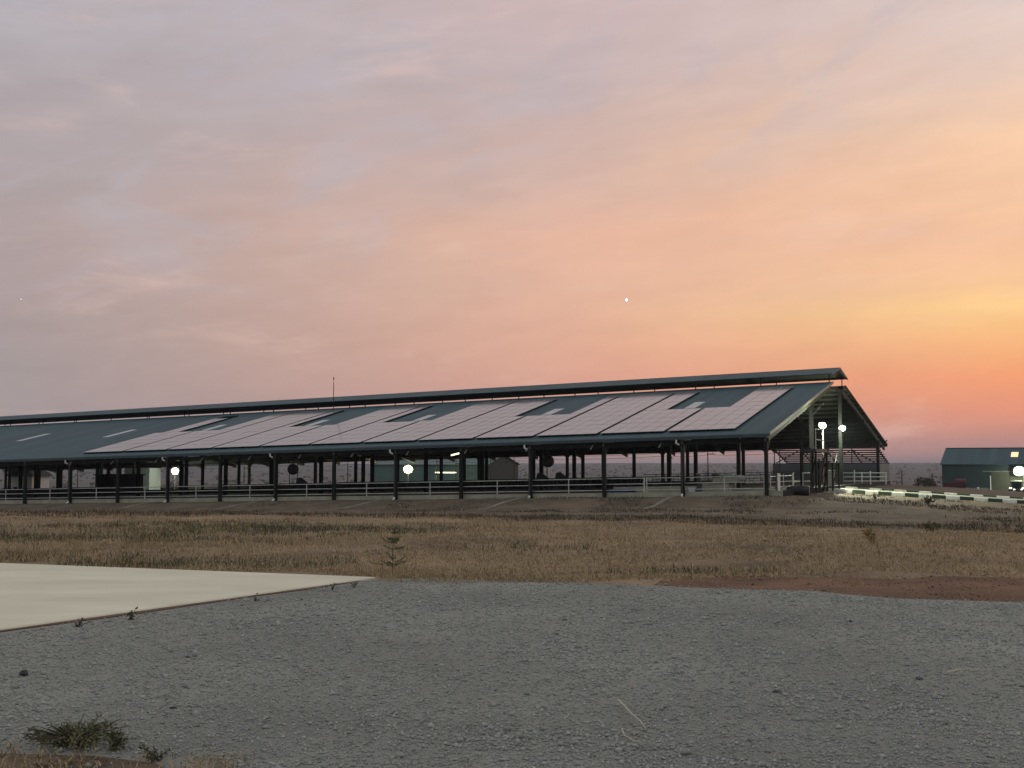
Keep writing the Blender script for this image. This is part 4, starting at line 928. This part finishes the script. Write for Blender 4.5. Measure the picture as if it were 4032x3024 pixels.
# clods on the bare red earth
n = 5000
xx = rng.uniform(1.8, 12, n); yy = rng.uniform(13, 17.2, n); m_ = (yy > gedge_y(xx) - .1) & (vnoise(xx / .9, yy / .35, 91) > .4); xx, yy = xx[m_], yy[m_]; n = len(xx)
sz = np.clip(rng.lognormal(math.log(.007), .5, n), .003, .03)
V = base[None] * rng.uniform(.6, 1.35, (n, 6, 1)) + rng.normal(0, .16, (n, 6, 3)); V[:, :, 2] *= .7
P_ = V * sz[:, None, None] + np.stack([xx, yy, np.maximum(ground_z(xx, yy), .006) + sz * .2], -1)[:, None, :]
f = (np.arange(n)[:, None, None] * 6 + fb[None]).reshape(-1, 3)
tag(np_mesh('earth_clods', P_.reshape(-1, 3), f, M['red']), 'small clods on the bare red earth', 'clods', kind='stuff')
# single dark stones
def rock(x, y, r, label, m=M['grwall'], hz_=.8):
    rr = np.random.default_rng(int(abs(x * 1000 + y * 77)))
    mb = MB(); pr = [(.35, 0), (.9, .12), (1, .4), (.75, .75), (.25, .95)]
    mb.lathe(pr, n=9); mb.v = [tuple(np.array(q_) * (1 + rr.normal(0, .12)) * r * np.array([1, .8, hz_])) for q_ in mb.v]
    o = mb.build('stone', m); o.location = (x, y, .012); o.rotation_euler = (0, 0, rr.uniform(0, 6)); tag(o, label, 'stone', 'dark stones lying on the gravel')
rock(-3.78, 9.05, .042, 'largest dark stone on the gravel, alone below the concrete pad', M['iron'], 1.0)
rock(-2.27, 7.86, .026, 'flat dark stone right of the largest one, nearer the bottom', M['iron'], .5)
rock(-2.75, 9.9, .028, 'dark stone between the largest stone and the pad corner', hz_=.5)
rock(.55, 12.2, .035, 'dark stone in the middle of the gravel near its far edge', hz_=.5)
rock(3.5, 12.1, .035, 'dark stone below the bare red earth', M['iron'], .6)
rock(1.9, 8.4, .032, 'dark stone near the pale straw', hz_=.6)
rock(3.1, 8.9, .035, 'dark stone farthest along the gravel beyond the straw', hz_=.6)
# straws
def straw(pts, label, r=.006):
    mb = MB(); mb.tube([(x, y, z) for x, y, z in pts], r, 6, r * .5); tag(mb.build('straw_stalk', M['straw']), label, 'straw', 'bleached straws on the gravel')
straw([(.72, 7.95, .05), (.735, 7.75, .06), (.76, 7.5, .06), (.80, 7.3, .05), (.815, 7.15, .04)], 'longest curved pale straw lying on the gravel')
straw([(.665, 7.1, .05), (.665, 6.95, .045), (.71, 6.85, .04), (.75, 6.83, .035)], 'short bent pale straw below the longest one', .004)
straw([(.115, 6.2, .05), (.14, 6.08, .04)], 'stubby pale straw at the lower edge of the gravel', .007)
straw([(3.35, 9.0, .05), (3.5, 9.12, .05), (3.75, 9.15, .045)], 'pale straw near the right of the gravel', .006)
# ------------------------------------------------------------------ single plants
def leafcloud(n, fn, size, seed):
    r = np.random.default_rng(seed); V = []; F = []; 
    for i in range(n):
        p, d = fn(r); s = size * r.uniform(.5, 1.3); d = np.array(d, float) + r.normal(0, .35, 3); d /= np.linalg.norm(d)
        u = np.cross(d, r.normal(size=3)); u /= np.linalg.norm(u); o = len(V)
        V += [p - u * s * .16, p + d * s * .5 - u * s * .22, p + d * s, p + d * s * .5 + u * s * .22]; F.append((o, o + 1, o + 2, o + 3))
    return np.array(V), np.array(F)
def sapling(x, y, h, label, seed, tiers=7, dens=2.2):
    r = np.random.default_rng(seed); z = gz(x, y)
    root = thing('sapling', label, 'sapling', (x, y, z), 0)
    MB().tube([(0, 0, -.05), (r.normal(0, .02), r.normal(0, .02), h * .5), (r.normal(0, .02), 0, h)], h * .009, 6, h * .003).build('trunk', M['bark'], root)
    V = []; F = []; o = 0; bb = MB()
    for t in range(tiers):
        zt = h * (.14 + .82 * t / tiers); L = h * .44 * (1 - .6 * t / tiers) * r.uniform(.5, 1.15); zt += r.uniform(-.05, .05) * h
        for k in range(r.integers(2, 6)):
            a = r.uniform(0, 6.28); sag = r.uniform(-.02, .3)
            pts = [np.array((math.cos(a) * L * q_, math.sin(a) * L * q_, zt + L * (.18 * q_ + sag * q_ * q_))) for q_ in (.02, .35, .7, 1.)]
            bb.tube(pts, .003 * h + .001, 4, .001)
            for q_ in range(int(16 * dens)):
                w_ = r.random(); i = min(2, int(w_ * 3)); p = pts[i] + (pts[i + 1] - pts[i]) * (w_ * 3 - i)
                d = np.array((math.cos(a + r.normal(0, 1.)), math.sin(a + r.normal(0, 1.)), r.normal(.15, .3))); s = h * .055 * r.uniform(.6, 1.3); d /= np.linalg.norm(d)
                u = np.cross(d, r.normal(size=3)); u /= np.linalg.norm(u)
                V += [p - u * s * .12, p + d * s * .5 - u * s * .2, p + d * s, p + d * s * .5 + u * s * .2]; F.append((o, o + 1, o + 2, o + 3)); o += 4
    bb.build('branch', M['bark'], root); np_mesh('foliage', np.array(V), np.array(F), M['olivegrass'], root)
sapling(-1.74, 17.05, .74, 'young green tree with drooping tiers at the gravel edge beside the pad tip', 61)
sapling(-8.75, 23.6, .65, 'faint young tree with upswept tiers in the field above the concrete pad', 62, 5, .5)
def weed(x, y, h, w, n, label, seed, m='green', z=None, up=.8):
    z = gz(x, y) + .005 if z is None else z
    root = thing('weed', label, 'weed', (x, y, z), 0, 'single weeds')
    r = np.random.default_rng(seed); st = MB()
    tips = []
    for k in range(max(3, n // 12)):
        a = r.uniform(0, 6.28); q_ = r.uniform(.2, 1) * w; tips.append(np.array((math.cos(a) * q_, math.sin(a) * q_, h * r.uniform(.5, 1.)))); st.tube([(0, 0, -.01), tuple(tips[-1] * np.array((.4, .4, .6))), tuple(tips[-1])], .004 + h * .006, 4, .002)
    st.build('stem', M['straw'] if m == 'dry' else M['bark'], root)
    def fn(rr):
        t = tips[rr.integers(len(tips))] * rr.uniform(.3, 1.); return t, (t[0] * .8, t[1] * .8, up * h * .6)
    v, f = leafcloud(n, fn, h * .32 if n < 600 else h * .26, seed + 1); np_mesh('foliage', v, f, M[m], root)
weed(-4.35, 11.72, .08, .12, 90, 'low spreading weed at the pad edge, lowest along it', 71)
weed(-4.0, 12.25, .16, .05, 30, 'thin upright weed at the pad edge above the spreading one', 72)
weed(-3.05, 13.85, .10, .04, 18, 'tiny weed halfway along the pad edge', 73)
weed(-2.32, 15.05, .11, .04, 24, 'slim weed on the pad edge near its tip', 74)
weed(-2.1, 15.42, .09, .07, 40, 'two-stemmed weed at the tip of the pad', 75)
weed(-2.55, 6.86, .12, .30, 1700, 'broad green weed clump in the bottom corner of the yard', 76, 'olivegrass')
weed(-2.28, 6.72, .13, .10, 150, 'dark bushy weed right beside the broad clump', 77)
weed(-1.95, 6.5, .09, .14, 90, 'low green weed on the edge of the red corner', 78)
weed(15.6, 43.2, .36, .32, 260, 'dark round bush in the hollow below the kerb', 79)
weed(17.6, 42.0, .35, .6, 220, 'scraggy pale weed bush right of the dark round one', 80, 'dry')
weed(24.8, 79, .6, .15, 40, 'lone upright weed on the slope below the kerb', 81)
weed(27.5, 76.5, .6, .55, 200, 'tall scrubby weed on the slope below the middle of the kerb', 82, 'dkweed')
weed(7.2, 23.2, .42, .16, 120, 'tall bleached grass tuft standing in the field', 83, 'dry', up=1.6)
# shrubs and posts on the far side of the ramp
def shrub(x, y, h, w, label, seed):
    root = thing('shrub', label, 'shrub', (x, y, gz(x, y)), 0, 'dark shrubs beyond the ramp')
    MB().tube([(0, 0, -.1), (.05, 0, h * .5)], .06, 6, .03).build('trunk', M['bark'], root)
    def fn(rr):
        d = rr.normal(size=3); d[2] = abs(d[2]); d /= np.linalg.norm(d); p = d * np.array((w, w, h)) * rr.uniform(.35, 1.) ; return p + np.array((0, 0, h * .1)), d
    v, f = leafcloud(420, fn, h * .28, seed); np_mesh('crown', v, f, M['farleaf'], root)
shrub(43.9, 123, .9, 1.1, 'dark shrub just beyond the ramp, nearest the grey shed', 91)
shrub(47.6, 132, .95, .7, 'tallest dark shrub beyond the ramp, midway to the dark shed', 92)
shrub(50.2, 138, .55, 1.0, 'lowest dark shrub beyond the ramp, closest to the dark shed', 93)
for i, (px_, py_) in enumerate(((41.8, 124), (46.5, 128))):
    root = thing('fence_post', ('left' if i == 0 else 'right') + ' one of two thin posts beyond the ramp', 'post', (px_, py_, gz(px_, py_)), 0, 'thin posts beyond the ramp')
    MB().tube([(0, 0, -.1), (0, 0, 1.5)], .06, 8).build('shaft', M['bark'], root); MB().box(-.08, .08, -.08, .08, 1.5, 1.55).build('cap', M['bark'], root)
# ------------------------------------------------------------------ evening star and its dim companion, far beyond everything
def star(p, r, m, label):
    mb = MB(); mb.lathe([(.05, -1), (.7, -.7), (1, 0), (.7, .7), (.05, 1)], n=12); mb.v = [tuple(np.array(q_) * r) for q_ in mb.v]
    o = mb.build('star', m, None, True); o.location = p; tag(o, label, 'star', 'stars')
star((300.2 * 2.6, 3000 * 2.6, 1.65 + 427.7 * 2.6), 7.5, M['star'], 'bright white star in the orange sky above the barn roof')
star((-1286.9 * 2.6, 3000 * 2.6, 1.65 + 429.7 * 2.6), 4.5, M['star_dim'], 'dim star low in the grey sky at the far left')
# ------------------------------------------------------------------ haze
hm = bpy.data.materials.new('haze'); hm.use_nodes = True; t = hm.node_tree; t.nodes.clear()
pv = t.nodes.new('ShaderNodeVolumePrincipled'); pv.inputs['Density'].default_value = .00017; pv.inputs['Color'].default_value = (.70, .74, .84, 1); pv.inputs['Anisotropy'].default_value = .1
mo = t.nodes.new('ShaderNodeOutputMaterial'); t.links.new(pv.outputs[0], mo.inputs['Volume'])
zmin = float(ZZ.min()) - 1.
o = MB().box(gx[0] - 5, gx[-1] + 5, gy[0] - 5, gy[-1] + 5, zmin, max(17.0, float(ZZ.max()) + 1)).build('haze', hm); tag(o, kind='stuff')
o.data.materials[0] = hm
